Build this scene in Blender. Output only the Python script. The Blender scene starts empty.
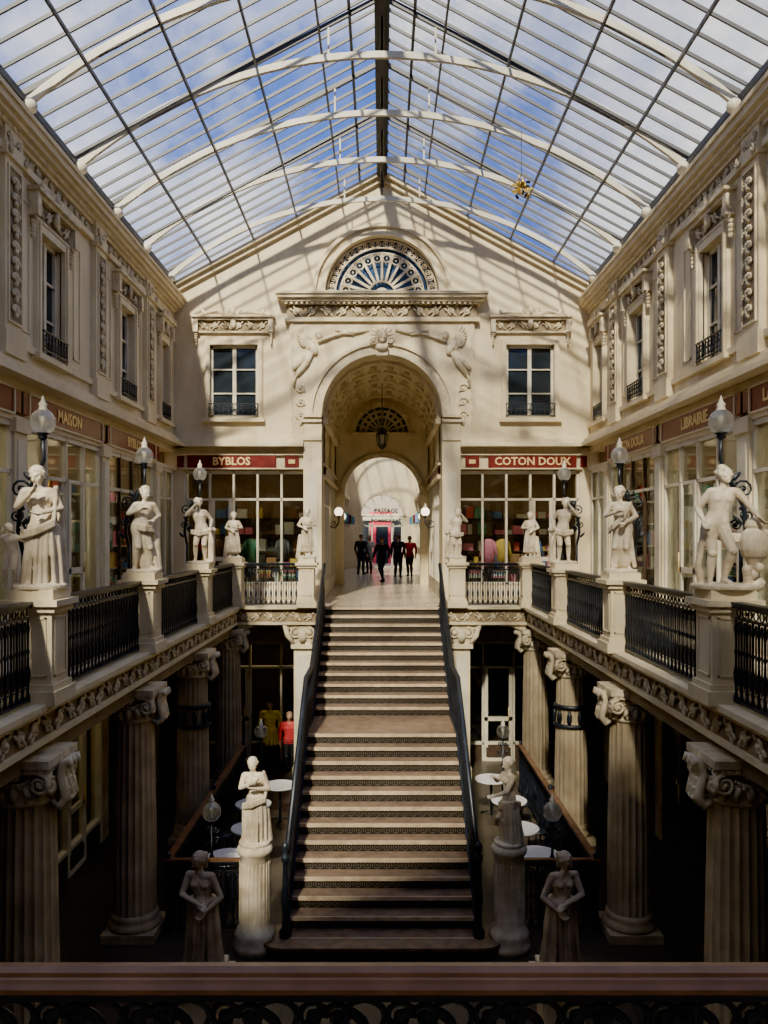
import bpy, math, random
from mathutils import Vector, Matrix, kdtree
random.seed(7)
pi=math.pi
scene=bpy.context.scene
# ------------------------------------------------------------------ materials
def nmat(name):
    m=bpy.data.materials.new(name); m.use_nodes=True
    nt=m.node_tree; b=nt.nodes['Principled BSDF']
    return m,nt,b
def stone(name,c1,c2,scale=3,rough=.75,bump=.15,bscale=30,metal=0,grime=0,spec=.4):
    m,nt,b=nmat(name)
    tc=nt.nodes.new('ShaderNodeTexCoord')
    n=nt.nodes.new('ShaderNodeTexNoise'); n.inputs['Scale'].default_value=scale; n.inputs['Detail'].default_value=6
    nt.links.new(tc.outputs['Object'],n.inputs['Vector'])
    r=nt.nodes.new('ShaderNodeValToRGB'); r.color_ramp.elements[0].position=.32; r.color_ramp.elements[1].position=.68
    r.color_ramp.elements[0].color=(*c1,1); r.color_ramp.elements[1].color=(*c2,1)
    nt.links.new(n.outputs['Fac'],r.inputs['Fac'])
    col=r.outputs['Color']
    if grime>0:
        mp=nt.nodes.new('ShaderNodeMapping'); mp.inputs['Scale'].default_value=(2.2,2.2,.45)
        nt.links.new(tc.outputs['Object'],mp.inputs['Vector'])
        g=nt.nodes.new('ShaderNodeTexNoise'); g.inputs['Scale'].default_value=1.6; g.inputs['Detail'].default_value=9; g.inputs['Roughness'].default_value=.7
        nt.links.new(mp.outputs[0],g.inputs['Vector'])
        mr=nt.nodes.new('ShaderNodeMapRange'); mr.inputs[1].default_value=.42; mr.inputs[2].default_value=.72; mr.inputs[3].default_value=0; mr.inputs[4].default_value=grime
        nt.links.new(g.outputs['Fac'],mr.inputs[0])
        mx=nt.nodes.new('ShaderNodeMixRGB'); mx.inputs[2].default_value=(c1[0]*.45,c1[1]*.42,c1[2]*.42,1)
        nt.links.new(mr.outputs[0],mx.inputs[0]); nt.links.new(col,mx.inputs[1]); col=mx.outputs[0]
    nt.links.new(col,b.inputs['Base Color'])
    b.inputs['Roughness'].default_value=rough; b.inputs['Metallic'].default_value=metal
    b.inputs['Specular IOR Level'].default_value=spec
    if bump>0:
        n2=nt.nodes.new('ShaderNodeTexNoise'); n2.inputs['Scale'].default_value=bscale; n2.inputs['Detail'].default_value=4
        nt.links.new(tc.outputs['Object'],n2.inputs['Vector'])
        bp=nt.nodes.new('ShaderNodeBump'); bp.inputs['Strength'].default_value=bump; bp.inputs['Distance'].default_value=.02
        nt.links.new(n2.outputs['Fac'],bp.inputs['Height']); nt.links.new(bp.outputs['Normal'],b.inputs['Normal'])
    return m
def plain(name,c,rough=.5,metal=0,emit=None,es=0,spec=.5):
    m,nt,b=nmat(name); b.inputs['Base Color'].default_value=(*c,1)
    b.inputs['Roughness'].default_value=rough; b.inputs['Metallic'].default_value=metal
    b.inputs['Specular IOR Level'].default_value=spec
    if emit: b.inputs['Emission Color'].default_value=(*emit,1); b.inputs['Emission Strength'].default_value=es
    return m
def glassmat(name,tint,gloss,rough=.02,haze=0,fres=.3,hazecol=(.8,.82,.85),hs=.7,contrast=1.6):
    m=bpy.data.materials.new(name); m.use_nodes=True; nt=m.node_tree; nt.nodes.clear()
    out=nt.nodes.new('ShaderNodeOutputMaterial')
    t=nt.nodes.new('ShaderNodeBsdfTransparent'); t.inputs[0].default_value=(*tint,1)
    g=nt.nodes.new('ShaderNodeBsdfGlossy'); g.inputs['Roughness'].default_value=rough
    mx=nt.nodes.new('ShaderNodeMixShader')
    lw=nt.nodes.new('ShaderNodeLayerWeight'); lw.inputs['Blend'].default_value=.25
    mt=nt.nodes.new('ShaderNodeMath'); mt.operation='MULTIPLY_ADD'; mt.inputs[1].default_value=fres; mt.inputs[2].default_value=gloss
    nt.links.new(lw.outputs['Fresnel'],mt.inputs[0]); nt.links.new(mt.outputs[0],mx.inputs[0])
    nt.links.new(t.outputs[0],mx.inputs[1]); nt.links.new(g.outputs[0],mx.inputs[2])
    last=mx
    if haze>0:
        d=nt.nodes.new('ShaderNodeBsdfTranslucent'); d.inputs[0].default_value=(*hazecol,1)
        m2=nt.nodes.new('ShaderNodeMixShader')
        tc=nt.nodes.new('ShaderNodeTexCoord'); n=nt.nodes.new('ShaderNodeTexNoise'); n.inputs['Scale'].default_value=hs; n.inputs['Detail'].default_value=8
        n.inputs['Roughness'].default_value=.65
        nt.links.new(tc.outputs['Object'],n.inputs['Vector'])
        mr=nt.nodes.new('ShaderNodeMapRange'); mr.inputs[1].default_value=.35; mr.inputs[2].default_value=.7; mr.inputs[3].default_value=haze*.3; mr.inputs[4].default_value=haze*contrast
        nt.links.new(n.outputs['Fac'],mr.inputs[0]); nt.links.new(mr.outputs[0],m2.inputs[0])
        nt.links.new(mx.outputs[0],m2.inputs[1]); nt.links.new(d.outputs[0],m2.inputs[2]); last=m2
    nt.links.new(last.outputs[0],out.inputs[0])
    return m
def tiles(name,c1,c2,size,rough=.3):
    m,nt,b=nmat(name)
    tc=nt.nodes.new('ShaderNodeTexCoord'); br=nt.nodes.new('ShaderNodeTexBrick')
    br.inputs['Color1'].default_value=(*c1,1); br.inputs['Color2'].default_value=(*c2,1); br.inputs['Mortar'].default_value=(c1[0]*.5,c1[1]*.5,c1[2]*.5,1)
    br.inputs['Scale'].default_value=1/size; br.inputs['Mortar Size'].default_value=.015; br.inputs['Brick Width'].default_value=1; br.inputs['Row Height'].default_value=1
    nt.links.new(tc.outputs['Object'],br.inputs['Vector']); nt.links.new(br.outputs['Color'],b.inputs['Base Color'])
    b.inputs['Roughness'].default_value=rough
    return m
CREAM=stone('cream_stone',(.66,.55,.345),(.78,.675,.46),1.2,grime=.28)
CARVE=stone('carved_stone',(.54,.44,.28),(.84,.74,.53),6,.7,.25,40,grime=.55)
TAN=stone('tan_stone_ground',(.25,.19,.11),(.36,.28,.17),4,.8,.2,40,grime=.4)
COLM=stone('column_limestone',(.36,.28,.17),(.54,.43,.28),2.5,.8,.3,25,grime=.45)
MARB=stone('weathered_marble',(.50,.40,.26),(.86,.77,.59),5,.5,.12,45,grime=.5)
MARBSHADE=stone('dirty_shaded_marble',(.28,.21,.14),(.56,.45,.32),5,.7,.2,40,grime=.5)  # grimy marble, with the shade on the foreground statues put into its colour
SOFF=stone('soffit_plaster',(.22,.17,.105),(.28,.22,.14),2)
IRON=stone('painted_iron',(.010,.014,.022),(.022,.028,.038),8,.38,.05,60,0,spec=.5)
IRONR=plain('riser_iron',(.012,.010,.010),.5)
IRONP=plain('worn_iron_relief',(.11,.085,.055),.5)
WHITE=stone('white_paint',(.62,.56,.42),(.72,.66,.52),4,.5,.03)
ROOFP=stone('roof_paint',(.56,.51,.40),(.70,.65,.52),3,.5,.03)
ROOFD=plain('roof_dark_metal',(.035,.04,.05),.5)
BAR=plain('glazing_bar_grey',(.10,.10,.10),.5)
RED=stone('sign_red_marble',(.11,.011,.011),(.19,.022,.018),6,.35,.02)
GOLD=plain('gilt_letters',(.84,.63,.28),.4,.2)
GOLDL=plain('gold_leaf',(.8,.55,.12),.3,.6)
BLACKT=plain('black_letters',(.03,.02,.02),.5)
GLASS=glassmat('shop_glass',(.86,.90,.88),.05)
ROOFG=glassmat('roof_glass',(.90,.94,.98),.02,.05,.05,.2,hs=.5,contrast=2.4)
WDARK=plain('dark_window_glass',(.018,.026,.035),.06,0,spec=.8)
WBLUE=plain('lunette_glass',(.05,.10,.20),.08,0,spec=.8)
WGREY=plain('fanlight_glass',(.16,.19,.22),.1,0,spec=.8)
FLOOR=tiles('gallery_floor_tiles',(.60,.51,.37),(.54,.45,.32),.5,.2)
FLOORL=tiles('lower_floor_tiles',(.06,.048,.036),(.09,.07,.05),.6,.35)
TREAD=stone('worn_tread',(.15,.10,.062),(.27,.185,.12),6,.4,.1)
NOSE=stone('worn_nosing',(.42,.31,.20),(.62,.49,.33),7,.45,.1)
WOOD=stone('handrail_wood',(.17,.085,.042),(.29,.15,.08),9,.3,.05)
DWOOD=stone('dark_shop_wood',(.05,.032,.022),(.09,.06,.04),6,.4,.05)
LGLASS=glassmat('globe_glass',(.85,.86,.84),.12,.05,.45,.5,(.95,.94,.88),3,1.3)
LGLASSW=plain('lit_globe',(.8,.78,.7),.3,0,(1,.82,.55),2.5)
INT=plain('shop_interior_paint',(.24,.175,.11),.7)
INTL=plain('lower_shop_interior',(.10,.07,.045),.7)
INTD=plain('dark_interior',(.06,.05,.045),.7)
WARM=plain('shop_light_panel',(1,1,1),.5,0,(1,.84,.60),12)
WARML=plain('small_light_panel',(1,1,1),.5,0,(1,.76,.46),7)
TABLE=plain('white_table_top',(.80,.78,.75),.35)
DARKP=plain('dark_paint',(.02,.03,.035),.4)
STREET=stone('street_facade',(.32,.28,.22),(.40,.36,.29),1)
PINK=plain('pink_door',(.75,.04,.09),.5)
goods=[plain('goods_%d'%i,c,.6) for i,c in enumerate([(.6,.1,.08),(.1,.2,.45),(.65,.6,.5),(.75,.5,.1),(.1,.3,.2),(.8,.25,.38),(.05,.05,.06),(.8,.78,.74),(.3,.15,.07)])]
# ------------------------------------------------------------------ mesh builder
class MB:
    def __init__(s): s.v=[];s.f=[];s.m=[];s.s=[];s.M=Matrix.Identity(4);s.mats=[]
    def mi(s,mat):
        if mat not in s.mats: s.mats.append(mat)
        return s.mats.index(mat)
    def add(s,vs,fs,mat,smooth=False):
        o=len(s.v); M=s.M; flip=M.to_3x3().determinant()<0; k=s.mi(mat)
        s.v.extend([(M@Vector(v))[:] for v in vs])
        for f in fs:
            g=[i+o for i in f]
            if flip: g.reverse()
            s.f.append(g); s.m.append(k); s.s.append(smooth)
    def box(s,x0,x1,y0,y1,z0,z1,mat):
        s.add([(x0,y0,z0),(x1,y0,z0),(x1,y1,z0),(x0,y1,z0),(x0,y0,z1),(x1,y0,z1),(x1,y1,z1),(x0,y1,z1)],
              [(0,3,2,1),(4,5,6,7),(0,1,5,4),(1,2,6,5),(2,3,7,6),(3,0,4,7)],mat)
    def lathe(s,prof,c,mat,n=16,flute=0,nf=20,smooth=True):
        vs=[];fs=[]
        for r,z in prof:
            for i in range(n):
                a=2*pi*i/n; rr=r*(1-flute*(abs(math.sin(a*nf/2))))if flute else r
                vs.append((c[0]+rr*math.cos(a),c[1]+rr*math.sin(a),c[2]+z))
        for j in range(len(prof)-1):
            for i in range(n):
                k=(i+1)%n; fs.append((j*n+i,j*n+k,(j+1)*n+k,(j+1)*n+i))
        fs.append(tuple(reversed(range(n)))); fs.append(tuple((len(prof)-1)*n+i for i in range(n)))
        s.add(vs,fs,mat,smooth)
    def tube(s,pts,r,mat,n=5,closed=False,flat=1):
        pts=[Vector(p) for p in pts]; N=len(pts)
        rs=r if isinstance(r,(list,tuple)) else [r]*N
        vs=[];fs=[]; prev=None
        for i,p in enumerate(pts):
            if closed: t=pts[(i+1)%N]-pts[i-1]
            else: t=pts[min(i+1,N-1)]-pts[max(i-1,0)]
            if t.length<1e-9: t=Vector((0,0,1))
            t.normalize()
            if prev is None:
                a=t.cross(Vector((0,1,0)))
                if a.length<.1: a=t.cross(Vector((1,0,0)))
            else: a=prev-t*prev.dot(t)
            a.normalize(); prev=a; b=t.cross(a)
            for k in range(n):
                th=2*pi*k/n; vs.append((p+a*math.cos(th)*rs[i]+b*math.sin(th)*rs[i]*flat)[:])
        for i in range(N if closed else N-1):
            for k in range(n):
                i2=(i+1)%N; fs.append((i*n+k,i*n+(k+1)%n,i2*n+(k+1)%n,i2*n+k))
        if not closed: fs.append(tuple(reversed(range(n)))); fs.append(tuple((N-1)*n+k for k in range(n)))
        s.add(vs,fs,mat,True)
    def ell(s,c,r,mat,nu=8,nv=6,R=None):
        vs=[];fs=[]
        if not isinstance(r,(list,tuple)): r=(r,r,r)
        for j in range(1,nv):
            ph=pi*j/nv
            for i in range(nu):
                a=2*pi*i/nu; v=Vector((r[0]*math.sin(ph)*math.cos(a),r[1]*math.sin(ph)*math.sin(a),r[2]*math.cos(ph)))
                if R is not None: v=R@v
                vs.append((v[0]+c[0],v[1]+c[1],v[2]+c[2]))
        t=Vector((0,0,r[2])); 
        if R is not None: t=R@t
        vs.append((c[0]+t[0],c[1]+t[1],c[2]+t[2])); vs.append((c[0]-t[0],c[1]-t[1],c[2]-t[2]))
        T=len(vs)-2
        for j in range(nv-2):
            for i in range(nu):
                k=(i+1)%nu; fs.append((j*nu+i,(j+1)*nu+i,(j+1)*nu+k,j*nu+k))
        for i in range(nu):
            k=(i+1)%nu; fs.append((T,i,k)); fs.append((T+1,(nv-2)*nu+k,(nv-2)*nu+i))
        s.add(vs,fs,mat,True)
    def beam(s,p0,p1,w,h,mat,up=(0,0,1)):
        p0=Vector(p0);p1=Vector(p1);t=(p1-p0).normalized();a=t.cross(Vector(up))
        if a.length<1e-3: a=t.cross(Vector((0,1,0)))
        a.normalize();b=a.cross(t); vs=[]
        for p in (p0,p1):
            for u,v in((-1,-1),(1,-1),(1,1),(-1,1)): vs.append((p+a*u*w/2+b*v*h/2)[:])
        s.add(vs,[(3,2,1,0),(4,5,6,7),(0,1,5,4),(1,2,6,5),(2,3,7,6),(3,0,4,7)],mat)
    def strip(s,xs,flo,fhi,y0,y1,mat):
        vs=[];fs=[]
        for x in xs:
            a,b=flo(x),fhi(x); vs+=[(x,y0,a),(x,y0,b),(x,y1,a),(x,y1,b)]
        n=len(xs)
        for i in range(n-1):
            o=4*i;q=o+4
            fs+=[(o,q,q+1,o+1),(o+2,o+3,q+3,q+2),(o+1,q+1,q+3,o+3),(o,o+2,q+2,q)]
        fs+=[(0,1,3,2),(4*n-4,4*n-2,4*n-1,4*n-3)]
        s.add(vs,fs,mat)
    def arc(s,cx,cz,r0,r1,y0,y1,mat,a0=0,a1=pi,n=32):
        vs=[];fs=[]
        for i in range(n+1):
            a=a0+(a1-a0)*i/n; c,q=math.cos(a),math.sin(a)
            for r,y in((r0,y0),(r1,y0),(r1,y1),(r0,y1)): vs.append((cx+r*c,y,cz+r*q))
        for i in range(n):
            o=4*i
            for k in range(4): fs.append((o+k,o+(k+1)%4,o+4+(k+1)%4,o+4+k))
        fs+=[(3,2,1,0),(4*n,4*n+1,4*n+2,4*n+3)]
        s.add(vs,fs,mat)
    def obj(s,name,loc=(0,0,0),parent=None):
        me=bpy.data.meshes.new(name); me.from_pydata(s.v,[],s.f)
        for m in s.mats: me.materials.append(m)
        me.polygons.foreach_set('material_index',s.m); me.polygons.foreach_set('use_smooth',s.s); me.update()
        o=bpy.data.objects.new(name,me); scene.collection.objects.link(o); o.location=loc
        if parent: o.parent=parent
        return o
def T(x,y,z): return Matrix.Translation((x,y,z))
def RZ(a): return Matrix.Rotation(math.radians(a),4,'Z')
MIR=Matrix.Scale(-1,4,(1,0,0)); ID=Matrix.Identity(4)
def WF(side,y,z,x=5.2):
    if side=='L': return T(-x,y,z)@RZ(90)
    return T(x,y,z)@RZ(-90)
def BF(x,z,y=20): return T(x,y,z)
# ---------------------------------------------------------------- ornaments (local x along wall, z up, -y out)
def spiral(mb,cx,cz,r,mat,d=1,a0=0,turns=1.6,th=.018,y=-.02,n=5,steps=18):
    pts=[];rs=[]
    for i in range(steps+1):
        t=i/steps; a=a0+d*turns*2*pi*t; rr=r*(1-.85*t)
        pts.append((cx+rr*math.cos(a),y,cz+rr*math.sin(a))); rs.append(th*(1-.3*t))
    mb.tube(pts,rs,mat,n); mb.ell((cx,y,cz),th*1.5,mat,6,4)
def leaf(mb,cx,cz,L,W,ang,mat,y=-.02,t=.02):
    mb.ell((cx+math.cos(ang)*L/2,y,cz+math.sin(ang)*L/2),(L/2,t,W/2),mat,7,5,Matrix.Rotation(-ang,3,'Y'))
def rinceau(mb,x0,x1,zc,h,mat,y=-.02,th=.02,n=5):
    L=x1-x0; k=max(1,int(round(L/(h*1.5)))); st=L/k
    for i in range(k):
        cx=x0+(i+.5)*st; s=1 if i%2 else -1
        spiral(mb,cx,zc,h*.36,mat,s,-s*pi/2+pi,1.5,th,y,n,14)
        leaf(mb,cx-st*.5,zc-s*h*.3,h*.5,h*.2,s*.7,mat,y,th)
        leaf(mb,cx+st*.12,zc+s*h*.12,h*.55,h*.2,s*.9,mat,y,th)
        leaf(mb,cx-st*.1,zc-s*h*.2,h*.5,h*.18,pi+s*.9,mat,y,th)
def swag(mb,x0,x1,z,drop,mat,r=.03,y=-.04):
    n=max(5,int((x1-x0)/(r*1.3)))
    for i in range(n+1):
        t=i/n; rr=r*(.6+.8*math.sin(pi*t))
        mb.ell((x0+(x1-x0)*t,y,z-drop*4*t*(1-t)),rr,mat,6,4)
def candel(mb,x,z0,z1,w,mat,y=-.015):
    z=z0
    while z<z1-.1:
        mb.ell((x,y,z+.04),(w*.18,.035,.05),mat,6,4)
        spiral(mb,x-w*.26,z+.1,w*.2,mat,1,-.8,1.1,w*.06,y-.01,4,8); spiral(mb,x+w*.26,z+.1,w*.2,mat,-1,pi+.8,1.1,w*.06,y-.01,4,8)
        leaf(mb,x,z+.1,.1,w*.22,pi/2,mat,y,.03)
        leaf(mb,x,z+.12,.09,w*.16,pi/2+.9,mat,y,.03); leaf(mb,x,z+.12,.09,w*.16,pi/2-.9,mat,y,.03)
        z+=.22
def lintel(mb,w,mat):
    mb.box(-w/2,w/2,-.14,.02,.30,.36,mat); mb.box(-w/2-.05,w/2+.05,-.2,.02,.36,.41,mat)
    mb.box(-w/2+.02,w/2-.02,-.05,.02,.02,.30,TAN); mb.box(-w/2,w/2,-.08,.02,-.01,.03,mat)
    rinceau(mb,-w/2+.1,w/2-.1,.17,.2,mat,-.075,.024,4)
    mb.ell((0,-.11,.2),(.08,.06,.12),mat)
    for s in(-1,1):
        x=s*(w/2-.04)
        mb.box(x-.06,x+.06,-.16,.02,.0,.3,mat)
        spiral(mb,x,.0,.07,mat,s,pi/2,1.4,.026,-.10)
        for k in range(4): mb.ell((x,-.06,-.08-.07*k),(.045-.006*k,.05,.045),mat,6,4)
        leaf(mb,s*(w/2-.3),.40,.2,.09,pi/2-s*.6,mat,-.12,.03); leaf(mb,s*.12,.42,.2,.09,pi/2-s*.5,mat,-.12,.03)
    leaf(mb,0,.40,.22,.12,pi/2,mat,-.14,.04)
    swag(mb,-w/2+.12,-.08,.42,-.06,mat,.03,-.12); swag(mb,.08,w/2-.12,.42,-.06,mat,.03,-.12)
def window(mb,w,h,rail=True):
    fw=.12
    for x0,x1 in((-w/2-fw,-w/2),(w/2,w/2+fw)): mb.box(x0,x1,-.07,.02,-.05,h+fw,CREAM); mb.box(x0+.03,x1-.03,-.10,.0,-.05,h+fw-.01,CREAM)
    mb.box(-w/2,w/2,-.07,.02,h,h+fw,CREAM); mb.box(-w/2-fw-.05,w/2+fw+.05,-.13,.02,-.13,-.05,CREAM)
    y=.10
    mb.box(-w/2,w/2,y+.02,y+.04,0,h,WDARK)
    for x in(-w/2+.03,w/2-.03): mb.box(x-.035,x+.035,y-.03,y+.02,0,h,WHITE)
    mb.box(-.045,.045,y-.04,y+.02,0,h,WHITE)
    for z in(.03,h-.03): mb.box(-w/2,w/2,y-.03,y+.02,z-.035,z+.035,WHITE)
    for k in(1,2): mb.box(-w/2,w/2,y-.02,y+.02,h*k/3-.015,h*k/3+.015,WHITE)
    if rail:
        mb.box(-w/2-.02,w/2+.02,-.12,-.09,.30,.325,IRON); mb.box(-w/2-.02,w/2+.02,-.12,-.09,.02,.04,IRON)
        k=int(w/.11)
        for i in range(k+1):
            x=-w/2+w*i/k; mb.box(x-.008,x+.008,-.112,-.096,.02,.32,IRON)
            if i<k: 
                mb.tube([(x+w/k/2+.04*math.cos(a*pi/4),-.105,.17+.1*math.sin(a*pi/4)) for a in range(8)],.008,IRON,4,True)
                spiral(mb,x+w/k/2,.17,.035,IRON,1,0,1,.007,-.105,4,7)
def shopfront(mb,w,h,n,door=None,dark=False,fc=WHITE,mc=None,thin=False):
    mc=mc or fc; d0,d1=(-.02,.045) if thin else (-.05,.07)
    mb.box(-w/2,w/2,.03,.05,.42,h,GLASS)
    mb.box(-w/2,w/2,-.03,.10,0,.42,DWOOD if dark else CREAM)
    for i in range(n):
        x0=-w/2+w*i/n+.08; x1=-w/2+w*(i+1)/n-.08
        mb.box(x0,x1,-.05,-.02,.1,.34,DWOOD if dark else WHITE)
    for i in range(n+1):
        x=-w/2+w*i/n; t=.04 if i in(0,n) else .024
        mb.box(x-t,x+t,d0,d1,0,h,fc if i in(0,n) else mc)
    for z,t in((.44,.03),(h-.04,.04),(h*.78,.028)): mb.box(-w/2,w/2,d0,d1-.005,z-t,z+t,fc)
    if door is not None:
        x0=-w/2+w*door/n; x1=x0+w/n; mb.box(x0+.03,x1-.03,-.055,-.035,.0,.08,mc)
        for x in(x0+.08,x1-.08): mb.box(x-.045,x+.045,-.045,.0,.0,h*.78,mc)
        mb.box(x0,x1,-.045,0,1.0,1.1,mc); mb.tube([(x1-.14,-.09,1.0),(x1-.14,-.09,1.35)],.014,GOLD,6)
# ---------------------------------------------------------------- figures via voxel remesh
class Fig:
    def __init__(s): s.v=[];s.f=[];s.vm=[]
    def _add(s,vs,fs,m):
        o=len(s.v); s.v+=[tuple(v) for v in vs]; s.f+=[tuple(i+o for i in f) for f in fs]; s.vm+=[m]*len(vs)
    def cap(s,p0,r0,p1,r1,m=0,n=10):
        p0=Vector(p0);p1=Vector(p1);t=p1-p0
        if t.length<1e-6: t=Vector((0,0,1e-4)); p1=p0+t
        L=t.length; t=t.normalized(); a=t.cross(Vector((0,1,.01)))
        if a.length<.1:a=t.cross(Vector((1,0,0)))
        a.normalize();b=t.cross(a); rings=[]
        for k in(-60,-30): rings.append((p0+t*r0*math.sin(math.radians(k)),r0*math.cos(math.radians(k))))
        q=max(2,int(L/.05)+1)
        for k in range(q+1): rings.append((p0+t*L*k/q,r0+(r1-r0)*k/q))
        for k in(30,60): rings.append((p1+t*r1*math.sin(math.radians(k)),r1*math.cos(math.radians(k))))
        vs=[];fs=[]
        for c,r in rings:
            for i in range(n): th=2*pi*i/n; vs.append(c+a*math.cos(th)*r+b*math.sin(th)*r)
        for j in range(len(rings)-1):
            for i in range(n): k=(i+1)%n; fs.append((j*n+i,j*n+k,(j+1)*n+k,(j+1)*n+i))
        vs+=[p0-t*r0,p1+t*r1]; q=len(vs)-2
        for i in range(n): k=(i+1)%n; fs.append((q,k,i)); fs.append((q+1,(len(rings)-1)*n+i,(len(rings)-1)*n+k))
        s._add(vs,fs,m)
    def ell(s,c,r,m=0,R=None,nu=14,nv=10):
        c=Vector(c); vs=[];fs=[]
        if not isinstance(r,(tuple,list)): r=(r,)*3
        for j in range(1,nv):
            ph=pi*j/nv
            for i in range(nu):
                a=2*pi*i/nu; v=Vector((r[0]*math.sin(ph)*math.cos(a),r[1]*math.sin(ph)*math.sin(a),r[2]*math.cos(ph)))
                vs.append(c+(R@v if R is not None else v))
        t=Vector((0,0,r[2])); t=R@t if R is not None else t
        vs+=[c+t,c-t]; q=len(vs)-2
        for j in range(nv-2):
            for i in range(nu): k=(i+1)%nu; fs.append((j*nu+i,(j+1)*nu+i,(j+1)*nu+k,j*nu+k))
        for i in range(nu): k=(i+1)%nu; fs.append((q,i,k)); fs.append((q+1,(nv-2)*nu+k,(nv-2)*nu+i))
        s._add(vs,fs,m)
    def hand(s,w,d,side,k,m=0,curl=.5):
        w=Vector(w);d=Vector(d).normalized();side=Vector(side);side=(side-d*side.dot(d))
        if side.length<.05: side=Vector((1,0,0))-d*d.x
        side.normalize();n=d.cross(side)
        s.cap(w,.017*k,w+d*.045*k,.021*k,m,8)
        for i,(o,l) in enumerate(((-.024,.045),(-.008,.052),(.008,.048),(.023,.038))):
            b=w+d*.055*k+side*o*k; mid=b+(d+n*curl*.5).normalized()*l*.55*k; tip=mid+(d*(1-curl)+n*curl).normalized()*l*.5*k
            s.cap(b-d*.03*k,.009*k,mid,.008*k,m,6); s.cap(mid,.008*k,tip,.0065*k,m,6)
        b=w+d*.02*k-side*.018*k; mid=b+(d*.6-side*.8).normalized()*.03*k; s.cap(b,.010*k,mid,.009*k,m,6); s.cap(mid,.009*k,mid+(d-side*.1).normalized()*.025*k,.007*k,m,6)
    def head(s,c,k,yaw=0,pitch=0,roll=0,m=0,hm=0,hair='short'):
        c=Vector(c); R=(Matrix.Rotation(math.radians(yaw),3,'Z')@Matrix.Rotation(math.radians(roll),3,'Y')@Matrix.Rotation(math.radians(pitch),3,'X'))
        P=lambda x,y,z:c+R@Vector((x*k,y*k,z*k))
        s.ell(P(0,.08,.15),(.74*k,.85*k,.85*k),m,R); s.ell(P(0,-.22,-.35),(.56*k,.55*k,.6*k),m,R)
        s.ell(P(0,-.5,-.82),(.22*k,.2*k,.18*k),m,R,8,6)
        s.cap(P(0,-.78,.08),.08*k,P(0,-.98,-.2),.13*k,m,8)
        s.cap(P(-.16,-.70,-.48),.07*k,P(.16,-.70,-.48),.07*k,m,6); s.cap(P(-.12,-.68,-.60),.08*k,P(.12,-.68,-.60),.08*k,m,6)
        for q in(-1,1):
            s.cap(P(q*.12,-.74,.2),.08*k,P(q*.46,-.6,.2),.08*k,m,6); s.ell(P(q*.27,-.66,.03),.1*k,m,None,8,6)
            s.ell(P(q*.75,.05,-.1),(.08*k,.16*k,.24*k),m,R,8,6); s.ell(P(q*.4,-.45,-.25),.22*k,m,None,8,6)
        s.ell(P(0,.2,.28),(.82*k,.84*k,.82*k),hm,R)
        if hair=='curly':
            for i in range(30):
                a=random.uniform(-2.4,2.4)+pi/2; e=random.uniform(.0,1.4)
                s.ell(P(.8*math.cos(a)*math.cos(e),.15+.8*math.sin(a)*math.cos(e),.3+.78*math.sin(e)),random.uniform(.14,.24)*k,hm,None,8,6)
        if hair in('bun','long'):
            s.ell(P(0,1.05,.15),(.34*k,.34*k,.34*k),hm)
            for q in(-1,1):
                s.cap(P(q*.3,-.45,.72),.16*k,P(q*.78,.2,.1),.2*k,hm,8); s.cap(P(q*.15,-.3,.95),.13*k,P(q*.6,.4,.6),.16*k,hm,8)
        if hair=='long': s.cap(P(0,.7,.0),.55*k,P(0,.6,-1.1),.35*k,hm)
    def torso(s,hip,neck,sw,hw,r,m=0,mh=None,female=False):
        hip=Vector(hip);neck=Vector(neck); mh=m if mh is None else mh
        w=hip.lerp(neck,.33);c=hip.lerp(neck,.68);x=Vector((1,0,0))
        for q in(-1,1):
            s.cap(hip+x*q*hw*.5,r*1.02,w+x*q*hw*.33,r*.82,mh); s.cap(w+x*q*hw*.33,r*.82,c+x*q*sw*.42,r*1.0,m)
            s.cap(c+x*q*sw*.42,r*.95,neck+x*q*.02,r*.42,m)
            s.ell(c+Vector((q*sw*.42,-r*.75,.0)),(r*.55,r*(.5 if female else .3),r*.45),m)
        s.cap(hip,r,c,r*.98,m)
def finish(fig,name,mats,voxel,smooth=2):
    me=bpy.data.meshes.new(name+'_src'); me.from_pydata(fig.v,[],fig.f); me.update()
    o=bpy.data.objects.new(name+'_src',me); scene.collection.objects.link(o)
    r=o.modifiers.new('r','REMESH'); r.mode='VOXEL'; r.voxel_size=voxel
    if smooth: q=o.modifiers.new('s','SMOOTH'); q.factor=.5; q.iterations=smooth
    dg=bpy.context.evaluated_depsgraph_get(); dg.update()
    nm=bpy.data.meshes.new_from_object(o.evaluated_get(dg)); nm.name=name
    bpy.data.objects.remove(o); nm.materials.clear()
    for m in mats: nm.materials.append(m)
    nm.polygons.foreach_set('use_smooth',[True]*len(nm.polygons))
    if len(mats)>1:
        kd=kdtree.KDTree(len(fig.v))
        for i,v in enumerate(fig.v): kd.insert(v,i)
        kd.balance(); nm.polygons.foreach_set('material_index',[fig.vm[kd.find(p.center)[1]] for p in nm.polygons])
    else: nm.polygons.foreach_set('material_index',[0]*len(nm.polygons))
    nm.update()
    return nm
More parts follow.
